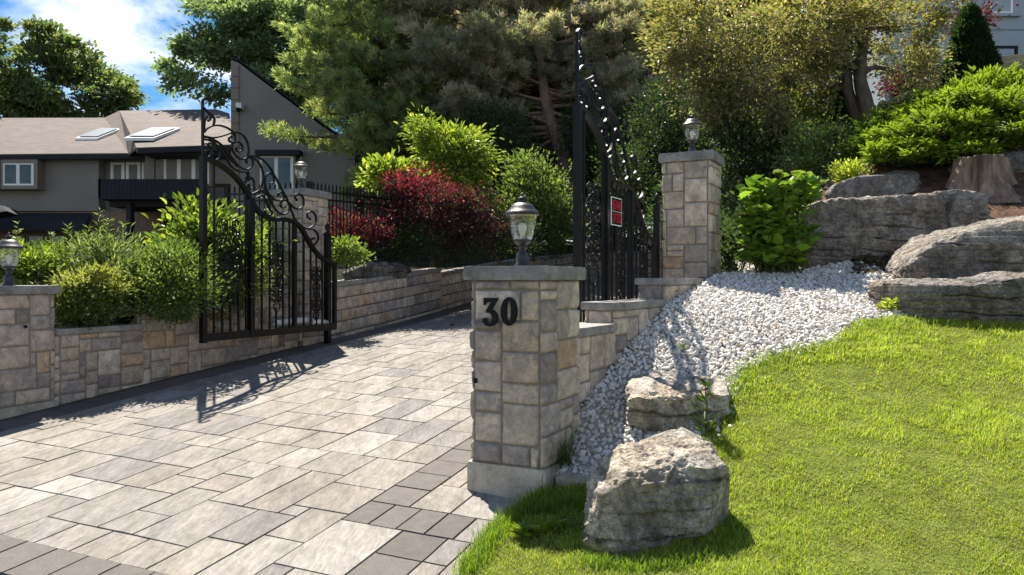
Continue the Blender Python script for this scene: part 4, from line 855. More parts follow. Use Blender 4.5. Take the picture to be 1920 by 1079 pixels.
def window(x0, y0, x1, y1, Z, nl=2, parent=H, fm='white', fr=3.2, gm='pane', surround=0, bay=0):
    if surround:
        m = MB(); s = surround; pb(m, x0 - s, y0 - s, x1 + s, y0, Z - bay - .08, .16 + bay); pb(m, x0 - s, y1, x1 + s, y1 + s, Z - bay - .08, .16 + bay); pb(m, x0 - s, y0, x0, y1, Z - bay - .08, .16 + bay); pb(m, x1, y0, x1 + s, y1, Z - bay - .08, .16 + bay)
        m.build('window_surround', MT['trim'], parent)
    Z = Z - bay; m = MB(); f = fr; zz, dd = Z - .04, .08
    pb(m, x0, y0, x1, y0 + f, zz, dd); pb(m, x0, y1 - f, x1, y1, zz, dd); w = (x1 - x0 - f) / nl
    for k in range(nl + 1): pb(m, x0 + w * k, y0 + f, x0 + w * k + f, y1 - f, zz, dd)
    for k in range(nl):
        a_ = x0 + w * k + f + .3; pb(m, a_, y0 + f + .3, a_ + 1.3, y1 - f - .3, zz + .02, .04); pb(m, x0 + w * (k + 1) - 1.6, y0 + f + .3, x0 + w * (k + 1) - .3, y1 - f - .3, zz + .02, .04)
    o = m.build('window', MT[fm], parent); m = MB(); pb(m, x0 + f * .5, y0 + f * .5, x1 - f * .5, y1 - f * .5, Z + .01, .02); m.build('pane', MT[gm], o); return o
window(4, 306, 63, 348, 34, 2, surround=7, bay=.5); window(-70, 306, -6, 348, 34, 2, surround=7, bay=.5)
window(207, 305, 233, 345, 34.6, 1, fr=4); window(236, 305, 263, 345, 34.6, 1, fr=4); window(266, 305, 285, 345, 34.6, 1, fr=3)
window(306, 293, 392, 345, 33.2, 3, fr=4, surround=5)
window(486, 292, 550, 372, 29.5, 2, fr=4, surround=4, bay=.2)
m = MB(); pb(m, 478, 281, 561, 291, 29.0, .5); part('window_hood', MT['darktrim'])(m)
window(8, 440, 46, 470, 34.1, 1, fm='trim'); window(48, 440, 85, 470, 34.1, 1, fm='trim'); window(87, 440, 125, 470, 34.1, 1, fm='trim')
# roofs
def roof_slab(pts, th=.22):
    m = MB(); prism(m, pts[::-1], np.array([0, 0, -th])); return m
def wp(x, y, Z): return W(x, y, Z)
o = roof_slab([wp(-340, 292, 33.5), wp(274, 287, 33.5), wp(252, 221, 40.0), wp(-300, 222, 40.0)]).build('roof', MT['shingle'], H)
for x0, x1, y0, y1, Pn in ((147, 192, 247, 265, (289, 33.5, 221.5, 40.0)), (239, 298, 246, 265, (274.5, 31.8, 206.5, 40.0))):
    def rp(x, y, up=0):
        a_ = W(0, Pn[0], Pn[1]); b_ = W(0, Pn[2], Pn[3]); Y = np.linspace(Pn[1], 40, 400); zr = a_[2] + (b_[2] - a_[2]) * (Y - Pn[1]) / (40 - Pn[1]); z = EYE + (HY - y) / FPX * Y; i = np.argmin(np.abs(z - zr)); return np.array([(x - 960) / FPX * Y[i], Y[i], zr[i] + up])
    q = [rp(x0 - 6, y1), rp(x1 - 10, y1), rp(x1 + 5, y0), rp(x0 + 8, y0)]; q = [np.array(a_) for a_ in q]; q[3][0] = q[0][0]+ .25; q[2][0] = q[1][0] + .25
    m = MB(); prism(m, [a_ + np.array([0, 0, .02]) for a_ in q][::1], np.array([0, 0, .13])); so2 = m.build('skylight', MT['white'], o)
    ctr = sum(q) / 4; m = MB(); prism(m, [ctr + (a_ - ctr) * np.array([.88, .88, .88]) + np.array([0, 0, .19]) for a_ in q], np.array([0, 0, .02])); m.build('skylight_glass', MT['skypane'], so2 if False else o)
roof_slab([wp(256, 277, 31.8), wp(224, 208, 40.0), wp(196, 221, 40.0), wp(240, 288.5, 33.45)][::-1], .1).build('roof', MT['shingle'], H)
roof_slab([wp(256, 277, 31.8), wp(440, 271, 31.8), wp(430, 213, 39.0), wp(405, 205, 40.0), wp(224, 208, 40.0)]).build('roof', MT['shingle'], H)
m = MB(); obox(m, wp(-340, 294, 33.4) , wp(274, 289, 33.4) - wp(-340, 294, 33.4), (0, .12, 0), (0, 0, -.2)); obox(m, wp(258, 278.5, 31.7), wp(440, 272.5, 31.7) - wp(258, 278.5, 31.7), (0, .12, 0), (0, 0, -.22)); pb(m, 268, 280, 436, 291, 32.0, 1.3); m.build('gutter', MT['darktrim'], H)
m = MB(); prism(m, [wp(405, 205.5, 40), wp(415, 214, 40), wp(398, 214, 40)], np.array([0, .5, 0])); m.build('roof_end', MT['darktrim'], H)
# balcony, porch roof
bl = MB(); pb(bl, 184, 336, 384, 371, 31.2, .12)
for k in range(26): pb(bl, 185 + k * 7.6, 337, 185.4 + k * 7.6, 370, 31.19, .012)
obox(bl, wp(184, 371, 31.2), wp(184, 371, 31.2) * 0 + np.array([.1, 0, 0]), (0, 2.4, 0), (0, 0, .8)); pb(bl, 184, 371, 384, 374, 31.2, 3.2); bo = bl.build('balcony', MT['darktrim'], H)
m = MB(); pb(m, 205, 374, 384, 388, 31.8, 2.8); m.build('soffit', MT['darktrim'], H)
m = MB(); pb(m, 236.5, 380, 245, 470, 31.6, .3); m.build('porch_post', MT['darktrim'], H)
m = MB(); pb(m, 307, 402, 372, 470, 34.0, .2); m.build('door', MT['black'], H)
m = MB(); prism(m, [wp(-340, 429, 32.6), wp(158, 426, 32.6), wp(170, 400, 34.0), wp(-340, 400, 34.0)][::-1], np.array([0, 0, -.12])); pb(m, -340, 428, 156, 434, 32.65, .12); m.build('porch_roof', MT['darktrim'], H)
m = MB(); prism(m, [wp(-60, 408, 31.0), wp(13, 396, 31.0), wp(6, 386, 31.5), wp(-60, 380, 32)][::-1], np.array([0, .8, -.12])); m.build('porch_roof', MT['darktrim'], H)
# security camera
sc_ = thing('security_camera', 'white dome security camera high on the grey house tower', 'camera', W(447, 207, 29.3))
m = MB(); pb(m, 442, 193, 452, 203, 29.12, .32); m.build('housing', MT['plastic'], sc_); m = MB(); p = W(447, 203, 29.2); lathe(m, [(.0, -.16), (.06, -.14), (.1, -.08), (.11, 0), (0, 0)], p, 16); m.build('dome', MT['black'], sc_, smooth=True)
# pale house on the right hilltop
H2 = thing('pale_house', 'pale blue grey house on the hill behind the trees at right', 'house', W(1900, 240, 36))
PB_ = (.36, .41, .45)
def pb2(mb, x0, y0, x1, y1, Z, d, mt=None, col=(1, 1, 1)): pb(mb, x0, y0, x1, y1, Z, d, col)
m = MB(); pb(m, 1660, -190, 2120, 250, 36, 9, PB_); m.build('wall', MT['stucco'], H2)
m = MB(); pb(m, 1800, 24, 1915, 30, 35.8, .25, PB_); pb(m, 1660, 55, 2120, 56.5, 35.97, .05, (.2, .23, .25)); m.build('ledge', MT['stucco'], H2)
window(1800, -40, 1899, 24, 36, 1, parent=H2, fm='stucco', fr=2, gm='skypane'); window(1852, 86, 1909, 190, 36, 1, parent=H2, fm='black', fr=5, gm='skypane'); window(1700, 86, 1760, 190, 36, 1, parent=H2, fm='black', fr=5, gm='skypane')
# ------------------------------------------------------------------ plants
def leaf_quads(mb, P, D, size, wid, cols, rng, upb=.6, fold=.18, six=False, flat=0.0):
    """one leaf per point: P base, D growing direction"""
    n = len(P); D = nrm(D + 1e-6); r = rng.randn(n, 3); r[:, 2] += upb * 2; s = nrm(np.cross(D, r)); u = np.cross(s, D)
    size = np.broadcast_to(size, (n,))[:, None]; w = size * wid
    if six:
        a = P; b1 = P + D * size * .3 + s * w * .5 + u * w * fold; b2 = P + D * size * .68 + s * w * .36 + u * w * fold - u * size * .04; t = P + D * size - u * size * .16
        c2 = P + D * size * .68 - s * w * .36 + u * w * fold - u * size * .04; c1 = P + D * size * .3 - s * w * .5 + u * w * fold
        V = np.stack([a, b1, b2, t, c2, c1], 1); k = np.arange(n)[:, None] * 6; Q = np.concatenate([k + np.array([[0, 1, 2, 3]]), k + np.array([[0, 3, 4, 5]])])
        mb.add(V.reshape(-1, 3), Q, col=np.repeat(cols, 6, 0))
    else:
        V = np.stack([P, P + D * size * .45 + s * w * .5 + u * w * fold, P + D * size - u * size * .1, P + D * size * .45 - s * w * .5 + u * w * fold], 1)
        mb.add(V.reshape(-1, 3), np.arange(n * 4).reshape(-1, 4), col=np.repeat(cols, 4, 0))
def pick(pal, n, rng, var=.18):
    pal = np.array(pal, float); c = pal[rng.randint(0, len(pal), n)]; return c * (1 - var + 2 * var * rng.rand(n))[:, None]
def clump_points(ells, n, rng, shell=.35):
    """points in a union of ellipsoids given as (x, y, Z, rx px, ry px, rz m)"""
    out = []; wt = np.array([e[3] * e[4] for e in ells], float); wt /= wt.sum(); ks = rng.choice(len(ells), n, p=wt)
    for k in ks:
        x, y, Z, rx, ry, rz = ells[k]; d = nrm(rng.randn(3)); r = (shell + (1 - shell) * rng.rand()) ** .6 if rng.rand() < .8 else rng.rand()
        out.append(W(x, y, Z) + d * r * np.array([rx / FPX * Z, rz, ry / FPX * Z]))
    return np.array(out)
def grow(base, trunk_pts, r0, targets, rng, taper=.62):
    """skeleton: trunk, then every target reached from the nearest earlier point"""
    T = smooth_path(np.array(trunk_pts), 6); m = len(T); R_ = r0 * (1 - .55 * np.arange(m) / (m - 1)); R_[0] *= 1.35
    nodes = [T[i] for i in range(m // 4, m)]; rad = [R_[i] for i in range(m // 4, m)]; paths = [(T, R_)]; ends = []
    td = np.array([min(np.linalg.norm(t - q) for q in T) for t in targets]); order = np.argsort(td)
    for oi in order:
        t = targets[oi]; A = np.array(nodes); dd = np.linalg.norm(A - t, axis=1) + np.maximum(0, A[:, 2] - t[2]) * .8; k = int(np.argmin(dd)); a = A[k]; ra = rad[k] * taper; L_ = np.linalg.norm(t - a)
        if L_ < .05: continue
        mid = (a + t) / 2 + rng.randn(3) * L_ * .08 + np.array([0, 0, L_ * .08]); P = smooth_path([a, mid, t], 4); rr_ = np.maximum(np.linspace(ra, ra * .35, len(P)), .006)
        paths.append((P, rr_)); ends.append((P, rr_))
        for i in range(3, len(P), 2): nodes.append(P[i]); rad.append(max(rr_[i], .008))
    return paths, ends
def bush(name, label, cat, ells, nc, nl, size, wid, pal, rng, sig, base=None, r0=.05, stemcol=(.10, .075, .05), six=False, upb=.6, updir=.5, group=None, stem_n=None, loose=1.0, trunk=None, crown='foliage', trn='stem', tiprad=True, tips=None, tipfrac=0, mt='leaf', droop=0):
    C = clump_points(ells, nc, rng)
    b = np.array(base if base is not None else (C[:, 0].mean(), C[:, 1].mean(), C[:, 2].min() - .3), float)
    t = thing(name, label, cat, b, group)
    tp = trunk if trunk is not None else [b, b + (C.mean(0) - b) * .45, C.mean(0)]
    paths, ends = grow(b, tp, r0, C, rng)
    m = MB()
    for P, rr_ in paths: tube(m, P, rr_, 6 if rr_[0] > .03 else 4, col=np.array(stemcol), cap=False)
    m.build(trn, MT['bark'], t, smooth=True)
    n = nl; k = rng.randint(0, len(C), n); cs = .55 + .9 * rng.rand(len(C)); ctr = C.mean(0)
    off = rng.randn(n, 3) * sig * cs[k][:, None] * np.array([1, 1, .62]) * loose
    P = C[k] + off; D = nrm(off + 1e-6) * .8 + nrm(C[k] - ctr) * .5 + rng.randn(n, 3) * .45; D[:, 2] += updir - droop
    cc = .82 + .36 * rng.rand(len(C)); cols = pick(pal, n, rng) * cc[k][:, None]
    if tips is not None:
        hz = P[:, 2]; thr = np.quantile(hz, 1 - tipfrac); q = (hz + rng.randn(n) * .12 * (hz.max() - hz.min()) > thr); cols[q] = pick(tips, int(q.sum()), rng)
    m = MB(); leaf_quads(m, P, D, size * (.6 + .7 * rng.rand(n)), wid, cols, rng, upb=upb, six=six)
    m.build(crown, MT[mt], t); return t
G_mid = [(.095, .145, .04), (.13, .18, .055), (.065, .11, .032)]
G_dark = [(.03, .06, .018), (.04, .075, .02), (.022, .045, .015)]
G_lite = [(.17, .24, .035), (.22, .29, .04), (.13, .20, .03)]
G_grey = [(.16, .22, .09), (.21, .27, .11), (.12, .18, .07)]
G_yel = [(.33, .40, .06), (.26, .34, .05), (.42, .46, .09)]
RED = [(.10, .012, .045), (.06, .01, .03), (.17, .018, .065), (.045, .025, .022), (.11, .08, .075), (.05, .06, .03)]
q = np.random.RandomState
# --- left bed
bush('shrub', 'tall feathery green shrub with pointed willow-like leaves in the left bed', 'shrub', [(190, 535, 8.6, 70, 50, .5), (205, 482, 8.7, 30, 34, .35), (125, 510, 8.6, 42, 42, .4), (258, 520, 8.7, 28, 38, .4)], 80, 8000, .095, .2, G_grey + G_grey + G_mid[:2] + [(.30, .34, .19), (.34, .37, .24)], q(1), .095, base=W(195, 600, 8.7), r0=.02, updir=.35, trn='stem')
def stalks(label, pts, Z, rng, pal, lf=.12, wid=.17, per=60, z0=560):
    b = W(pts[0][0], z0, Z); t = thing('flower_stalk', label, 'plant', b); m, l = MB(), MB()
    for (x, y) in pts:
        top = W(x, y, Z + rng.rand() * .4); bt = W(x + rng.randn() * 6, z0, Z + rng.rand() * .3); P = smooth_path([bt, (bt + top) / 2 + rng.randn(3) * .02, top], 6); tube(m, P, np.linspace(.006, .003, len(P)), 4, (.1, .13, .03), cap=False)
        n = per; u = 1 - rng.rand(n) ** 1.2 * .75; pp = np.stack([np.interp(u, np.linspace(0, 1, len(P)), P[:, i]) for i in range(3)], -1); an = rng.rand(n) * 6.28
        d = np.stack([np.cos(an), np.sin(an), .5 + .3 * rng.rand(n)], -1); leaf_quads(l, pp, d, lf * (1.25 - .6 * u), wid, pick(pal, n, rng), rng)
    m.build('stem', MT['bark'], t); l.build('leaves', MT['leaf'], t)
stalks('tallest leafy stalks rising from the feathery shrub in the left bed', [(187, 393), (165, 425), (128, 423), (233, 418), (205, 412), (96, 440), (252, 440), (150, 440), (178, 440), (215, 445), (112, 455), (75, 462), (268, 462)], 8.4, q(2), G_lite + G_grey + [(.24, .28, .09)], z0=590)
stalks('lone pale leafy stalk standing right of the left edge lantern', [(33, 418)], 7.9, q(3), [(.25, .28, .09), (.2, .26, .08)], lf=.09, wid=.4, per=26, z0=540)
bush('shrub', 'yellow green shrub behind the left edge lantern', 'shrub', [(60, 495, 8.4, 60, 38, .5), (15, 500, 8.3, 40, 30, .4)], 45, 5500, .06, .5, G_lite + G_yel[:1] + G_mid, q(4), .09, base=W(50, 600, 8.4), r0=.02)
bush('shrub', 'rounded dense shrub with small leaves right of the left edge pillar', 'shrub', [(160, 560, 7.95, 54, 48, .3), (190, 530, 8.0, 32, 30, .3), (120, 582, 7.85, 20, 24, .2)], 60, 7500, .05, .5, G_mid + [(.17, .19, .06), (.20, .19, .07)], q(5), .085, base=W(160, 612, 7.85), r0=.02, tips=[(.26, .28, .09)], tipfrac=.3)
bush('shrub', 'broad light green shrub spilling over the middle bed wall', 'shrub', [(300, 530, 8.6, 70, 40, .4), (350, 555, 8.6, 60, 28, .35), (240, 555, 8.5, 40, 30, .3), (330, 492, 8.9, 50, 30, .4)], 80, 10500, .055, .42, G_lite + G_grey + G_mid, q(6), .1, base=W(310, 600, 8.8), r0=.02)
bush('shrub', 'leafy young tree with broad pale leaves beside the open gate leaf', 'shrub', [(385, 450, 9.9, 45, 50, .5), (340, 485, 9.8, 34, 30, .4), (430, 470, 9.9, 35, 45, .4), (372, 415, 9.9, 18, 25, .3)], 50, 4200, .10, .55, G_lite + G_yel[:1] + G_mid[:2], q(7), .13, base=W(390, 560, 9.9), r0=.035, six=True)
bush('shrub', 'low variegated shrub hanging over the wall behind the gate leaf', 'shrub', [(430, 545, 9.6, 60, 45, .25), (395, 580, 9.35, 40, 30, .2), (470, 520, 10.0, 35, 35, .3)], 60, 7000, .045, .5, [(.24, .26, .12), (.15, .19, .06), (.10, .14, .04), (.3, .3, .16)], q(8), .085, base=W(430, 560, 9.8), r0=.015)
bush('shrub', 'dark green shrub between the left gate leaf and gate pillar', 'shrub', [(505, 450, 11.2, 25, 60, .35), (490, 490, 11.0, 25, 45, .3)], 30, 3500, .06, .45, G_mid + G_grey, q(9), .1, base=W(500, 560, 11.2), r0=.02)
bush('creeper', 'small trailing creeper hanging over the cap of the bed wall', 'creeper', [(330, 588, 8.3, 45, 12, .06), (290, 580, 8.25, 30, 8, .06)], 24, 1500, .04, .6, G_mid + [(.2, .2, .08)], q(10), .045, base=W(320, 578, 8.5), r0=.008, updir=-.5)
# --- behind the retaining wall
bush('shrub', 'low crimson shrub behind the picket fence beside the gate pillar', 'shrub', [(668, 432, 13.6, 60, 38, .5), (635, 450, 13.4, 25, 35, .4)], 60, 8000, .05, .5, RED + [(.33, .06, .07)], q(11), .11, base=W(665, 500, 13.6), r0=.02)
bush('shrub', 'small pale green shrub at the foot of the picket fence', 'shrub', [(650, 475, 12.0, 28, 20, .3)], 20, 1800, .07, .5, G_grey + G_lite, q(12), .08, base=W(650, 505, 12.0), r0=.012)
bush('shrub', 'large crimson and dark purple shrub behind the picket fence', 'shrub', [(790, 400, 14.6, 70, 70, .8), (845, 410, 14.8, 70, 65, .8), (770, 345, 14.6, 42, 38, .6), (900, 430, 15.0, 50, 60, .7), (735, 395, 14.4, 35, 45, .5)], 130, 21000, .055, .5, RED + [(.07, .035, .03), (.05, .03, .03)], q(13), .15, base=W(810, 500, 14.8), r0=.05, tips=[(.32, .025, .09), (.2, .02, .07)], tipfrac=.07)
bush('shrub', 'bright yellow green leafy shrub rising above the crimson shrub', 'shrub', [(848, 285, 16.3, 52, 42, .8), (805, 245, 16.2, 26, 24, .5), (898, 298, 16.4, 26, 28, .5), (850, 325, 16.3, 54, 36, .7), (868, 258, 16.3, 28, 18, .5)], 110, 6500, .13, .36, G_yel + G_lite + G_mid[1:2], q(14), .14, base=W(850, 460, 16.4), r0=.05, six=True, droop=.55)
bush('shrub', 'thin yellow green sapling left of the crimson shrub', 'shrub', [(725, 325, 14.9, 32, 30, .4), (715, 300, 14.9, 15, 14, .3), (700, 345, 14.8, 18, 14, .3), (760, 330, 15, 18, 20, .3)], 28, 900, .13, .6, G_yel + G_lite, q(15), .13, base=W(740, 480, 14.9), r0=.025, six=True)
bush('shrub', 'green and white leaved shrub right of the crimson shrub', 'shrub', [(1000, 370, 17.5, 60, 60, .9), (985, 325, 17.5, 35, 35, .6), (1040, 400, 17.3, 35, 50, .6), (960, 400, 17, 35, 50, .6)], 90, 8500, .09, .5, G_mid + G_grey + G_lite[:1], q(16), .2, base=W(1000, 490, 17.6), r0=.04, six=True)
bush('shrub', 'dark evergreen shrub at the foot of the crimson shrub', 'shrub', [(940, 440, 15.5, 60, 50, .7), (1020, 455, 16.5, 55, 38, .7), (860, 470, 14.6, 50, 25, .5), (770, 460, 14.0, 50, 35, .4)], 70, 11000, .06, .4, G_dark + G_dark + [(.06, .09, .025)], q(17), .15, base=W(940, 500, 15.5), r0=.03)
# --- right side
def hydrangea():
    rng = q(18); b = W(1455, 512, 8.9); t = thing('hydrangea', 'leafy hydrangea bush with flat yellow green flower heads beside the blocks', 'shrub', b)
    m, l, f = MB(), MB(), MB(); ells = [(1455, 430, 8.85, 72, 72, .42), (1468, 345, 8.9, 58, 26, .3), (1535, 345, 9.0, 38, 18, .25), (1410, 360, 8.9, 26, 22, .25), (1405, 400, 8.8, 28, 45, .3), (1420, 470, 8.75, 45, 30, .35), (1455, 475, 8.6, 65, 25, .3)]
    C = clump_points(ells, 150, rng, .6)
    for k, c in enumerate(C):
        s0 = b + rng.randn(3) * np.array([.16, .12, 0]); P = smooth_path([s0, s0 + (c - s0) * np.array([.35, .35, .6]), c], 5); tube(m, P, np.linspace(.008, .004, len(P)), 4, (.10, .12, .04), cap=False)
        n = 11; u = 1 - rng.rand(n) * .5; pp = np.stack([np.interp(u, np.linspace(0, 1, len(P)), P[:, i]) for i in range(3)], -1); an = rng.rand(n) * 6.28
        d = np.stack([np.cos(an), np.sin(an), .35 + .4 * rng.rand(n)], -1); hh = np.clip((pp[:, 2] - b[2]) / 1.1, 0, 1)
        cols = pick([(.15, .25, .03), (.20, .32, .035), (.10, .19, .025)], n, rng); leaf_quads(l, pp, d, .17 * (.6 + .5 * rng.rand(n)), .78, cols, rng, upb=1.2, six=True)
        if c[2] > b[2] + .62 and rng.rand() < .55:
            f = MB()
            for q_ in range(26):
                a_ = rng.rand() * 6.28; r = .055 * math.sqrt(rng.rand()); p = P[-1] + np.array([r * math.cos(a_), r * math.sin(a_), .03 - r * .3 + rng.rand() * .012]); f.add(IV1 * .012 + p, None, IT1, np.array([.42, .48, .09]) * (.8 + .4 * rng.rand()))
            f.build('flower_head', MT['leaf'], t)
    m.build('stem', MT['bark'], t); l.build('leaves', MT['leaf'], t)
hydrangea()
def juniper(label, ells, n, rng, base, pal, tipc, L_=.42, per=46):
    """spreading juniper: flat plumes that sweep outwards and upwards, tier over tier"""
    t = thing('juniper', label, 'shrub', base); m, l = MB(), MB(); C = clump_points(ells, n, rng, .5); b = np.array(base)
    for c in C:
        out = nrm((c - b) * np.array([1, 1, .35])); out = nrm(out + rng.randn(3) * .35 + np.array([-.25, -.55, .18])); a = c - out * L_ * .6
        P = smooth_path([a, c, c + out * L_ * .5 + np.array([0, 0, .03])], 4)
        if rng.rand() < .4: tube(m, np.concatenate([[b + rng.randn(3) * .2 * np.array([1, 1, .3])], P]), np.linspace(.03, .006, len(P) + 1), 4, (.12, .08, .05), cap=False)
        u = rng.rand(per) ** .8; pp = np.stack([np.interp(u, np.linspace(0, 1, len(P)), P[:, i]) for i in range(3)], -1); s = nrm(np.cross(out, [0, 0, 1])); sd_ = rng.choice([-1, 1], per)
        w = (1 - u) * .16 + .03; pp = pp + s * (sd_ * rng.rand(per) * w)[:, None] + rng.randn(per, 3) * .018; d = out + s * (sd_ * .75)[:, None] + rng.randn(per, 3) * .3; d[:, 2] += .25
        cols = pick(pal, per, rng); k = u > .45; cols[k] = pick(tipc, int(k.sum()), rng); leaf_quads(l, pp, d, .10 * (.6 + .7 * rng.rand(per)), .30, cols, rng, upb=1.0, fold=.05)
    m.build('branch', MT['bark'], t); l.build('foliage', MT['leaf'], t)
juniper('large spreading juniper with bright yellow green tips above the stone blocks', [(1790, 225, 11.6, 105, 42, .9), (1860, 190, 12.3, 75, 38, .9), (1740, 255, 11.2, 85, 32, .8), (1840, 255, 11.0, 90, 26, .7), (1950, 180, 12.3, 60, 45, .8), (1690, 290, 10.9, 60, 20, .6), (1800, 290, 10.7, 80, 14, .5), (1920, 225, 11.4, 50, 45, .6)], 900, q(19), W(1820, 300, 12.2), [(.07, .13, .02), (.05, .095, .018)], [(.22, .30, .03), (.17, .25, .03)], per=52)
juniper('smaller dark juniper left of the large spreading juniper', [(1660, 265, 12.4, 48, 38, .6), (1625, 290, 12.0, 30, 25, .5), (1700, 215, 13.5, 50, 22, .6)], 230, q(20), W(1660, 330, 12.4), [(.05, .095, .02), (.035, .07, .016)], [(.13, .20, .03), (.08, .14, .025)])
bush('shrub', 'rounded grey green shrub behind the hydrangea bush', 'shrub', [(1520, 275, 13.0, 38, 35, .6), (1500, 310, 12.8, 28, 25, .5), (1555, 300, 12.6, 30, 28, .5), (1580, 270, 12.9, 35, 30, .5)], 60, 8500, .055, .5, G_mid + G_grey, q(21), .12, base=W(1530, 350, 12.9), r0=.03)
bush('shrub', 'small golden shrub at the left end of the rear slab', 'shrub', [(1590, 322, 11.2, 22, 14, .25)], 16, 1300, .06, .5, G_yel, q(22), .07, base=W(1590, 345, 11.2), r0=.012)
def cone_tree(label, x, ybot, ytop, Z, rpx, rng, pal, n=9000, name='cypress'):
    b = W(x, ybot, Z); tp = W(x, ytop, Z); h = tp[2] - b[2]; Rr = rpx / FPX * Z; t = thing(name, label, 'tree', b); m = MB(); tube(m, [b, tp], [.07, .02], 6, (.1, .07, .05)); m.build('trunk', MT['bark'], t)
    u = rng.rand(n) ** 1.4; an = rng.rand(n) * 6.28; P0 = np.stack([np.cos(an), np.sin(an), u * 6], -1); r = Rr * (1 - u) ** .75 * (.86 + .28 * fbm(P0 * 1.6, 3, 3)) * (.82 + .2 * rng.rand(n))
    P = np.stack([b[0] + r * np.cos(an), b[1] + r * np.sin(an), b[2] + u * h], -1); D = np.stack([np.cos(an) * .8, np.sin(an) * .8, 1.0 + 0 * an], -1) + rng.randn(n, 3) * .4
    l = MB(); leaf_quads(l, P, D, .11 * (.6 + .8 * rng.rand(n)) * (Z / 13), .35, pick(pal, n, rng), rng, fold=.05); l.build('crown', MT['needle'], t)
CYP = [(.025, .055, .02), (.035, .075, .022), (.02, .04, .018)]
cone_tree('broad dark conical cypress in front of the pale hilltop house', 1818, 260, 18, 17, 82, q(23), CYP, 26000)
cone_tree('slim dark cypress nearest the branching tree trunk', 1572, 262, 172, 17.5, 24, q(24), CYP, 6000)
cone_tree('slim dark cypress left of its slightly taller twin', 1534, 262, 178, 17.8, 19, q(25), CYP, 5000)
cone_tree('tall dark columnar evergreen behind the tall gate pillar', 1458, 360, 205, 15.5, 42, q(26), CYP, 12000)
cone_tree('dark columnar evergreen close behind the right pillar lantern', 1385, 400, 215, 16.5, 40, q(27), CYP, 12000)
# --- trees
def tree(name, label, ells, nc, nl, size, wid, pal, rng, sig, base, trunk, r0, bark=(.16, .13, .10), tips=None, tipfrac=0, group=None, mt='leaf', updir=.2, six=False):
    return bush(name, label, 'tree', ells, nc, nl, size, wid, pal, rng, sig, base=base, r0=r0, stemcol=bark, trunk=trunk, crown='crown', trn='trunk', tips=tips, tipfrac=tipfrac, group=group, mt=mt, updir=updir, six=six)
HAW = [(.19, .21, .09), (.27, .255, .13), (.13, .16, .065), (.33, .30, .17), (.26, .20, .14)]
tree('hawthorn_tree', 'wide spreading tree with olive and bronze leaves above the gate pillar', [(1340, 105, 14.5, 100, 95, 1.6), (1480, 60, 15, 130, 90, 2.2), (1300, 40, 14.8, 80, 60, 1.5), (1400, 150, 14.2, 85, 45, 1.2), (1360, 190, 14.2, 55, 40, .8), (1690, 60, 15.8, 80, 70, 2.0), (1590, 0, 15.5, 150, 45, 2), (1735, 110, 15.6, 40, 42, 1.2), (1700, 155, 15.2, 45, 25, .8), (1265, 120, 14.2, 35, 25, .5), (1450, 220, 14.0, 35, 20, .5)],
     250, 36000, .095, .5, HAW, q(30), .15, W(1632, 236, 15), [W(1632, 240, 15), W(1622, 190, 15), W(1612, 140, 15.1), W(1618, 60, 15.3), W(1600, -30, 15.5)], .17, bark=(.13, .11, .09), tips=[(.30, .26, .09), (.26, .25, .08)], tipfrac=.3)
m_ = tree('hawthorn_tree', 'second olive leaved tree sharing the trunk base, leaning left', [(1555, 90, 15.8, 55, 60, 1.0), (1500, 130, 15.2, 50, 45, 1), (1530, 190, 15.8, 40, 22, .8)], 50, 6500, .095, .5, HAW, q(31), .2, W(1618, 238, 15.2), [W(1618, 238, 15.2), W(1592, 180, 15.2), W(1585, 120, 15.3), W(1560, 50, 15.3)], .14, bark=(.12, .10, .085))
tree('red_maple', 'small dark red leaved tree behind the spreading olive tree', [(1700, 155, 19, 32, 22, .6), (1822, 40, 19, 18, 26, .6), (1715, 185, 19, 25, 14, .5)], 40, 3200, .11, .6, RED, q(32), .2, W(1740, 240, 19), [W(1740, 250, 19), W(1745, 180, 19), W(1790, 100, 19)], .06)
MAP = [(.12, .18, .08), (.17, .22, .10), (.09, .14, .06), (.23, .25, .11)]
tree('maple_tree', 'broad dark green tree behind the roof at far left', [(88, 125, 46, 42, 42, 3), (82, 72, 46, 16, 22, 1.5), (60, 105, 46, 25, 18, 2), (140, 125, 47, 38, 32, 3), (145, 92, 46, 16, 12, 1.5), (20, 170, 46, 35, 35, 2.5), (205, 165, 46, 35, 24, 2), (205, 135, 46, 18, 8, 1.5), (240, 182, 46, 16, 14, 1.5), (150, 190, 45, 75, 22, 2.5), (50, 190, 45, 50, 25, 2), (60, 222, 46, 60, 14, 2), (170, 222, 46, 80, 14, 2)], 160, 21000, .29, .65, MAP, q(33), .30, W(110, 300, 47), [W(110, 330, 47), W(105, 240, 47), W(100, 160, 47), W(90, 80, 47)], .4, bark=(.10, .085, .07))
tree('maple_tree', 'tree at the far left frame edge, branch tips only in view', [(-40, 100, 42, 38, 60, 2), (8, 52, 42, 7, 5, .4), (10, 85, 42, 10, 14, .4)], 40, 4500, .24, .6, MAP, q(34), .22, W(-70, 300, 42), [W(-70, 330, 42), W(-60, 160, 42), W(-40, 60, 42)], .3)
POP = [(.17, .25, .13), (.23, .30, .17), (.13, .20, .10)]
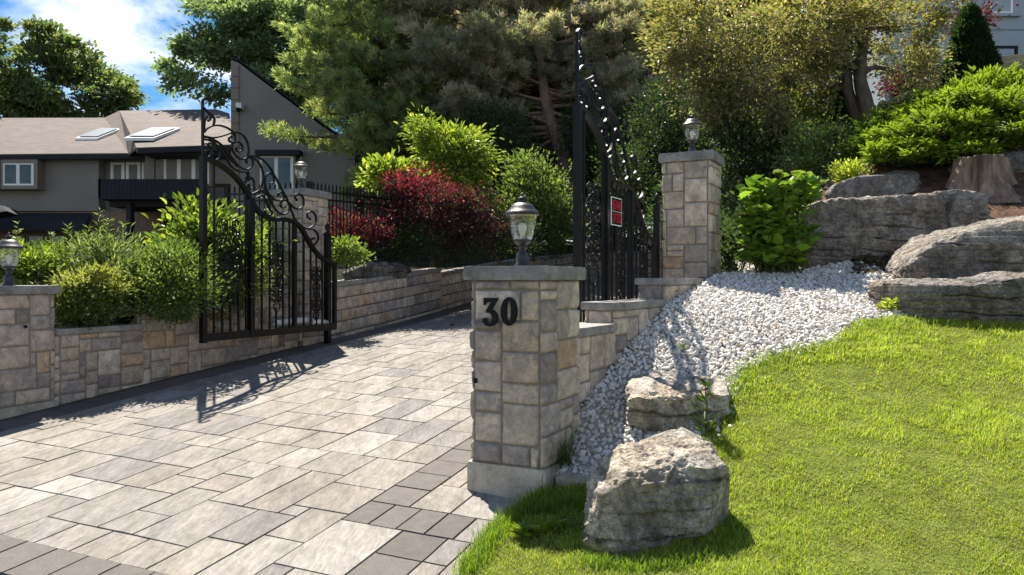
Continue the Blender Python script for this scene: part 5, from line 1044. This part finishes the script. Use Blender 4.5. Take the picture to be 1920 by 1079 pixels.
tree('poplar_tree', 'tall airy poplar behind the slanted tower wall', [(425, 50, 44, 42, 38, 2.5), (505, 30, 45, 60, 50, 3), (385, 95, 44, 35, 30, 2.2), (340, 160, 43, 28, 18, 1.5), (470, 115, 45, 55, 40, 3), (550, 90, 45, 50, 55, 3), (312, 125, 43, 12, 10, .8), (398, 165, 43, 28, 20, 2), (318, 72, 43, 8, 8, .6), (345, 92, 43.5, 14, 14, 1), (375, 28, 44, 10, 14, 1), (520, 170, 45, 50, 40, 3), (415, 5, 44, 20, 15, 1), (580, 60, 46, 45, 60, 3), (600, 160, 46, 35, 40, 3), (470, 60, 45, 50, 45, 3)], 260, 34000, .28, .65, POP, q(35), .28, W(470, 300, 45), [W(470, 330, 45), W(468, 220, 45), W(462, 100, 45), W(455, -20, 45)], .4, bark=(.2, .18, .15))
tree('poplar_tree', 'second airy poplar between the first poplar and the pines', [(600, 30, 48, 50, 60, 3), (620, 120, 48, 45, 60, 3), (575, 190, 47, 45, 40, 2.5)], 90, 15000, .26, .62, POP, q(36), .5, W(610, 300, 48), [W(610, 330, 48), W(608, 180, 48), W(602, -20, 48)], .35, bark=(.2, .18, .15))
def pine(name, label, base, top, r0, brs, rng, pal, bark=(.16, .115, .09), tuft=.16, per=34, tw=.07, nt=26, extra=(), group=None):
    """brs: (height 0..1, azimuth deg, length m, rise m, [x]) branches with tufts of needles on side twigs"""
    base, top = np.array(base), np.array(top); t = thing(name, label, 'tree', base, group); m, l = MB(), MB()
    T = smooth_path([base, base + (top - base) * .5 + rng.randn(3) * np.array([.1, .1, 0]), top], 8) if not len(extra) else smooth_path([base, *extra, top], 8)
    tube(m, T, np.linspace(r0, r0 * .3, len(T)), 9, np.array(bark), cap=False)
    TP, TD, TC = [], [], []
    for (h, az, ln, rise) in brs:
        a = np.stack([np.interp(h, np.linspace(0, 1, len(T)), T[:, i]) for i in range(3)]); d = np.array([math.sin(R(az)), math.cos(R(az)), 0])
        P = smooth_path([a, a + d * ln * .4 + np.array([0, 0, rise * .2 - .02 * ln]) + rng.randn(3) * .06 * ln, a + d * ln * .75 + np.array([0, 0, rise * .6 - .03 * ln]), a + d * ln + np.array([0, 0, rise])], 5)
        tube(m, P, np.linspace(max(.03, r0 * .22), .008, len(P)), 5, np.array(bark), cap=False); s = np.array([d[1], -d[0], 0]); bc = .85 + .3 * rng.rand()
        for k in range(int(nt * ln / 2)):
            u = .18 + .82 * rng.rand() ** .75; p = np.stack([np.interp(u, np.linspace(0, 1, len(P)), P[:, i]) for i in range(3)]); sl = (1 - u * .75) * ln * .36 * rng.rand(); sg_ = rng.choice([-1, 1])
            q_ = p + s * sg_ * sl + d * sl * .55 + np.array([0, 0, (rng.rand() - .3) * .22 * (1 + ln * .06)]); 
            if rng.rand() < .3: tube(m, [p, q_], [.010, .005], 3, np.array(bark), cap=False)
            TP.append(q_); TD.append(nrm(d + s * sg_ * .6 + np.array([0, 0, .35]) + rng.randn(3) * .3)); TC.append(bc)
    TP, TD, TC = np.array(TP), np.array(TD), np.array(TC); n = len(TP)
    k = np.repeat(np.arange(n), per); D = TD[k] * .75 + nrm(rng.randn(len(k), 3)) * .8; D[:, 2] += .15; P = TP[k] + rng.randn(len(k), 3) * tw * .6 + TD[k] * (rng.rand(len(k)) * tw * 1.6)[:, None]
    cc = (pick(pal, n, rng, .2) * TC[:, None])[k] * (.85 + .3 * rng.rand(len(k)))[:, None]
    leaf_quads(l, P, D, tuft * (.6 + .7 * rng.rand(len(k))), .14, cc, rng, fold=.0)
    m.build('trunk', MT['bark'], t, smooth=True); l.build('crown', MT['needle'], t); return t
def whorls(n, h0, h1, L0, L1, rng, rise=(.1, .5), side=None, power=1.0):
    o = []   # side: range of directions (0 away from the street, 180 towards it)
    for k in range(n):
        h = h0 + (h1 - h0) * (k + rng.rand()) / n; t = (h - h0) / (h1 - h0); az = rng.rand() * 360 if side is None else side[0] + (side[1] - side[0]) * rng.rand()
        o.append((h, az, (L0 + (L1 - L0) * t ** power) * (.7 + .45 * rng.rand()), rise[0] + (rise[1] - rise[0]) * rng.rand()))
    return o
WP = [(.27, .34, .17), (.34, .40, .20), (.20, .27, .14), (.42, .45, .22)]
rg = q(40)
pine('white_pine', 'soft needled green pine reaching over the grey tower', W(700, 440, 25), W(690, -75, 25), .32, whorls(85, .47, 1.0, 2.7, 2.2, rg, (.0, .8)) + whorls(60, .1, .5, 2.6, 2.9, rg, (-.2, .4), side=(10, 190)) + [(.36, -88, 3.5, .18), (.345, -82, 2.7, .1), (.33, -75, 1.8, .0), (.5, -85, 3.0, .5), (.58, -80, 3.0, .7), (.66, -88, 3.0, .9), (.46, -60, 2.7, .3)], rg, WP, tuft=.21, per=30, nt=28)
SP_ = [(.36, .32, .28), (.43, .38, .32), (.27, .29, .22), (.33, .36, .27), (.48, .43, .37)]
rg = q(41)
pine('scots_pine', 'brownish pine with a leaning forked trunk behind the right gate leaf', W(1088, 430, 24), W(1000, -70, 24.5), .32, whorls(90, .33, .95, 4.1, 2.9, rg, (.0, .8), side=(-125, 125)), rg, SP_, bark=(.20, .145, .115), tuft=.21, per=28, nt=32, extra=[W(1070, 340, 24), W(1045, 260, 24), W(1025, 200, 24.1), W(1008, 60, 24.3)])
rg = q(42)
pine('scots_pine', 'brownish pine between the green pine and the forked pine', W(905, 430, 25.5), W(890, -65, 25.5), .26, whorls(90, .36, .95, 4.0, 2.9, rg, (.0, .8)), rg, SP_, bark=(.19, .14, .11), tuft=.21, per=28, nt=32)
rg = q(43)
pine('scots_pine', 'straight trunked pine right of the gate leaf top', W(1165, 430, 26), W(1150, -80, 26), .28, whorls(70, .38, .95, 3.6, 2.8, rg, (.0, .8), side=(-125, 125)), rg, SP_[:4] + WP[:2], bark=(.18, .135, .11), tuft=.21, per=28, nt=28)
# dark evergreens filling the wood behind; three kinds built once, then copied
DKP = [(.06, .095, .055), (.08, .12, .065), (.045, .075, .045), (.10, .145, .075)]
wood = []
for k in range(3):
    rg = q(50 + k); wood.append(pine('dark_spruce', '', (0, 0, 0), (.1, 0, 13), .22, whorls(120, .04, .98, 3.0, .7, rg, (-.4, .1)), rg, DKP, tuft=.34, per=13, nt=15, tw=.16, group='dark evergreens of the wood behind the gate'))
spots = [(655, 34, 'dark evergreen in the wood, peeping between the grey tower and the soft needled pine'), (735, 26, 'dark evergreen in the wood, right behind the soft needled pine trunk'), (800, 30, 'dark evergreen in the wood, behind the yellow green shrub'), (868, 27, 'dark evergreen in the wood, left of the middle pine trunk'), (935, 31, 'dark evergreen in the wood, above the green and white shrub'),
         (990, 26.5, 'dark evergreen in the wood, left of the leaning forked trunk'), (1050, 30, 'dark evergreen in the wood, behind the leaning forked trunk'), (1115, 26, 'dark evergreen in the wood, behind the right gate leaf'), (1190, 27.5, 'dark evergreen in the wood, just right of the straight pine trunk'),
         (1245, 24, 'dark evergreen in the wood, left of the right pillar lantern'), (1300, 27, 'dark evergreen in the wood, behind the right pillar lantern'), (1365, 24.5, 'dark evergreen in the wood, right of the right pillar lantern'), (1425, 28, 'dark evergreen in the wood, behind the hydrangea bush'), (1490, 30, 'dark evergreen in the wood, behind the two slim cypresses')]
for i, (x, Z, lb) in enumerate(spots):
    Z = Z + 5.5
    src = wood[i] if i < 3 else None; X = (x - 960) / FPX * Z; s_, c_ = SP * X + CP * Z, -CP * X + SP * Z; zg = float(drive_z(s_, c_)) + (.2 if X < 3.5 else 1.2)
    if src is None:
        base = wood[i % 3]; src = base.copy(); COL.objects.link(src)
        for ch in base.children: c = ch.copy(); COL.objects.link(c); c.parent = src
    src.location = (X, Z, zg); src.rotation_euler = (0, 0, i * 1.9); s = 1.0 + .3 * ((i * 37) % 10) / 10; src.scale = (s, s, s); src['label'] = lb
# broadleaf understory in the wood
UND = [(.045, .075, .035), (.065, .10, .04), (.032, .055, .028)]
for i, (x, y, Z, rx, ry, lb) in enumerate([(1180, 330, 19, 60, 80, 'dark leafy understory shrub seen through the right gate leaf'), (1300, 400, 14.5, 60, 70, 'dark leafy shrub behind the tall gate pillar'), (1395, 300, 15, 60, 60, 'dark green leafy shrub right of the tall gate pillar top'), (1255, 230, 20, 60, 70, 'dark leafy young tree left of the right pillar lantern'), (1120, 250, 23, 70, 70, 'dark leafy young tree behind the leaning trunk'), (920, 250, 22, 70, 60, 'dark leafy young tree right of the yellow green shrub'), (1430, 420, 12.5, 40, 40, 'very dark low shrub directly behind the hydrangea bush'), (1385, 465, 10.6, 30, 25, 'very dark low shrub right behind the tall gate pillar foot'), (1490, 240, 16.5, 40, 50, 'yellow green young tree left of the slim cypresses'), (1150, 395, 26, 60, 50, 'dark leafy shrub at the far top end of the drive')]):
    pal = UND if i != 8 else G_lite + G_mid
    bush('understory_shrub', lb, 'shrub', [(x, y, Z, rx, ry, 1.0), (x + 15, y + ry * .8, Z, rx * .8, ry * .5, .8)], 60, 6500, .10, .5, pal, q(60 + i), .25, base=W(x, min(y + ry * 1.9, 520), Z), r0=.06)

# ------------------------------------------------------------------ lawn grass and loose plants
def blades(mb, X, Y, h, w, cols, rng, lean=.5, zf=gz):
    n = len(X); z = zf(X, Y); B = np.stack([X, Y, z - .004], -1); an = rng.rand(n) * 6.28; d = np.stack([np.cos(an), np.sin(an), 0 * an], -1); s = np.stack([-np.sin(an), np.cos(an), 0 * an], -1)
    ll = lean * (.3 + rng.rand(n))[:, None] * h[:, None]; up = np.array([0, 0, 1.0]); w = w[:, None]
    m1 = B + up * h[:, None] * .55 + d * ll * .3; t = B + up * h[:, None] * (1 - .2 * lean) + d * ll
    V = np.stack([B - s * w, B + s * w, m1 + s * w * .8, m1 - s * w * .8, t], 1); k = np.arange(n)[:, None] * 5
    mb.add(V.reshape(-1, 3), k + np.array([[0, 1, 2, 3]]), k + np.array([[3, 2, 4]]), np.repeat(cols, 5, 0))
rng = q(70); gm = MB()
GC = [(.32, .40, .045), (.40, .46, .06), (.26, .34, .04), (.44, .46, .11), (.19, .28, .035)]
for (y0, y1, dens, hh, ww) in ((2.4, 4.2, 18000, .038, .0018), (4.2, 5.5, 14000, .038, .0023), (5.5, 8.2, 9000, .038, .0032)):
    xa, xb = -.9, .72 * y1 + .6; n = int((xb - xa) * (y1 - y0) * dens); X = xa + (xb - xa) * rng.rand(n); Y = y0 + (y1 - y0) * rng.rand(n); k = inpoly(X, Y, LAWN) & (X < .72 * Y + .5); X, Y = X[k], Y[k]; n = len(X)
    pn = fbm(np.stack([X * 2.2, Y * 2.2, 0 * X], -1), 3, 5); p2 = fbm(np.stack([X * 9, Y * 9, 0 * X], -1), 2, 8); h = hh * (.55 + .8 * rng.rand(n)) * (1 + .45 * pn + .3 * p2); c = pick(GC, n, rng, .2) * (1 + .22 * pn + .28 * p2)[:, None]; dry = rng.rand(n) < (.06 + .3 * np.clip(-pn, 0, 1)); thin = np.clip(1 + 1.6 * np.minimum(p2 + .1, 0) + .9 * np.minimum(pn, 0), .8, 1); h = h * thin; c[dry] = pick([(.34, .30, .13)], int(dry.sum()), rng)
    blades(gm, X, Y, h, ww * (.7 + .6 * rng.rand(n)), c, rng, .75)
# longer grass along edges, round the front boulder and beside the pillar
def fringe(pts, n, sd_, h, cols, lean=.5):
    P = np.array([pxg(*p)[:2] for p in pts]); k = rng.randint(0, len(P) - 1, n); t = rng.rand(n)[:, None]; Q = P[k] * (1 - t) + P[k + 1] * t + rng.randn(n, 2) * sd_
    blades(gm, Q[:, 0], Q[:, 1], h * (.4 + .8 * rng.rand(n)), .0022 * (.7 + .6 * rng.rand(n)), pick(cols, n, rng), rng, lean)
LG = [(.17, .27, .035), (.22, .33, .04), (.13, .22, .03)]
fringe([(875, 1079), (905, 1035), (940, 992), (985, 955), (1040, 930)], 3400, .035, .085, LG + GC[:1]); fringe([(985, 962), (1040, 955), (1095, 945)], 1900, .035, .085, LG)
fringe([(1098, 1058), (1180, 1074), (1280, 1066), (1350, 1036), (1390, 990)], 1500, .03, .075, LG); fringe([(1345, 800), (1362, 750), (1400, 695), (1470, 670), (1560, 650), (1640, 612), (1690, 605), (1800, 612), (1920, 618)], 3600, .06, .075, GC + LG)
fringe([(1000, 905), (1040, 890), (1060, 870)], 260, .03, .32, [(.07, .12, .03), (.10, .15, .04)], .9)
nw = 0; wx = .3 + 4.5 * rng.rand(nw * 3); wy = 2.8 + 4.6 * rng.rand(nw * 3); k = inpoly(wx, wy, LAWN); wx, wy = wx[k][:nw], wy[k][:nw]
for x_w, y_w in zip(wx, wy):           # clover and broad leaves low in the turf
    r_ = 6 + rng.randint(10); an = rng.rand(r_) * 6.28; rad = .05 * rng.rand(r_); pw_ = np.stack([x_w + rad * np.cos(an), y_w + rad * np.sin(an), float(gz(x_w, y_w)) + .02 + .02 * rng.rand(r_)], -1)
    leaf_quads(gm, pw_, np.stack([np.cos(an), np.sin(an), .25 + 0 * an], -1), .022 + .03 * rng.rand(), .55, pick([(.20, .30, .05), (.26, .36, .06), (.30, .38, .08)], r_, rng), rng, upb=2)
props(gm.build('lawn_grass', MT['grass']), 'sunlit yellow green lawn grass sloping down beside the rocks', 'grass', kind='stuff')
# weeds
def weed(label, x, y, h, n, sz, wid, pal, sd_, Z=None):
    b = pxg(x, y); t = MB(); r_ = q(sd_); an = r_.rand(n) * 6.28; u = r_.rand(n); P = b + np.stack([r_.randn(n) * .012, r_.randn(n) * .012, u * h], -1); D = np.stack([np.cos(an), np.sin(an), .6 + 0 * an], -1)
    leaf_quads(t, P, D, sz * (1.2 - .5 * u), wid, pick(pal, n, r_), r_, six=True); tube(t, [b, b + np.array([.01, 0, h * .5]), b + np.array([0, 0, h])], .004, 4, (.1, .14, .03)); props(t.build('weed', MT['leaf'], loc=tuple(b)), label, 'weed')
weed('tall leafy weed growing in front of the flat topped boulder', 1322, 812, .36, 34, .10, .24, G_mid + G_lite, 80)
weed('broad leaved weed in the grass in front of the number 30 pillar', 985, 1010, .05, 30, .11, .35, G_lite, 81)
weed('second broad leaved weed at the lawn corner beside the paving', 1040, 1000, .05, 26, .10, .35, G_lite, 82)
weed('bright weed at the lower left corner of the lowest block', 1668, 588, .12, 26, .12, .3, G_yel, 83)
weed('tiny weed sprouting between gravel stones by the middle step', 1280, 660, .05, 10, .05, .5, G_yel, 84)
# dead leaves
rng = q(90); m = MB(); P = np.array([pxg(1600 + 100 * rng.rand(), 487 + 30 * rng.rand()) for _ in range(420)]); P[:, 2] += rng.rand(len(P)) * .05
leaf_quads(m, P, np.concatenate([rng.randn(len(P), 2), .4 * rng.rand(len(P), 1)], 1), .06, .55, pick([(.10, .07, .045), (.16, .12, .08), (.06, .045, .03)], len(P), rng), rng, six=True)
props(m.build('dead_leaves', MT['leaf']), 'heap of dry brown leaves at the foot of the longest stone block', 'leaf litter', kind='stuff')
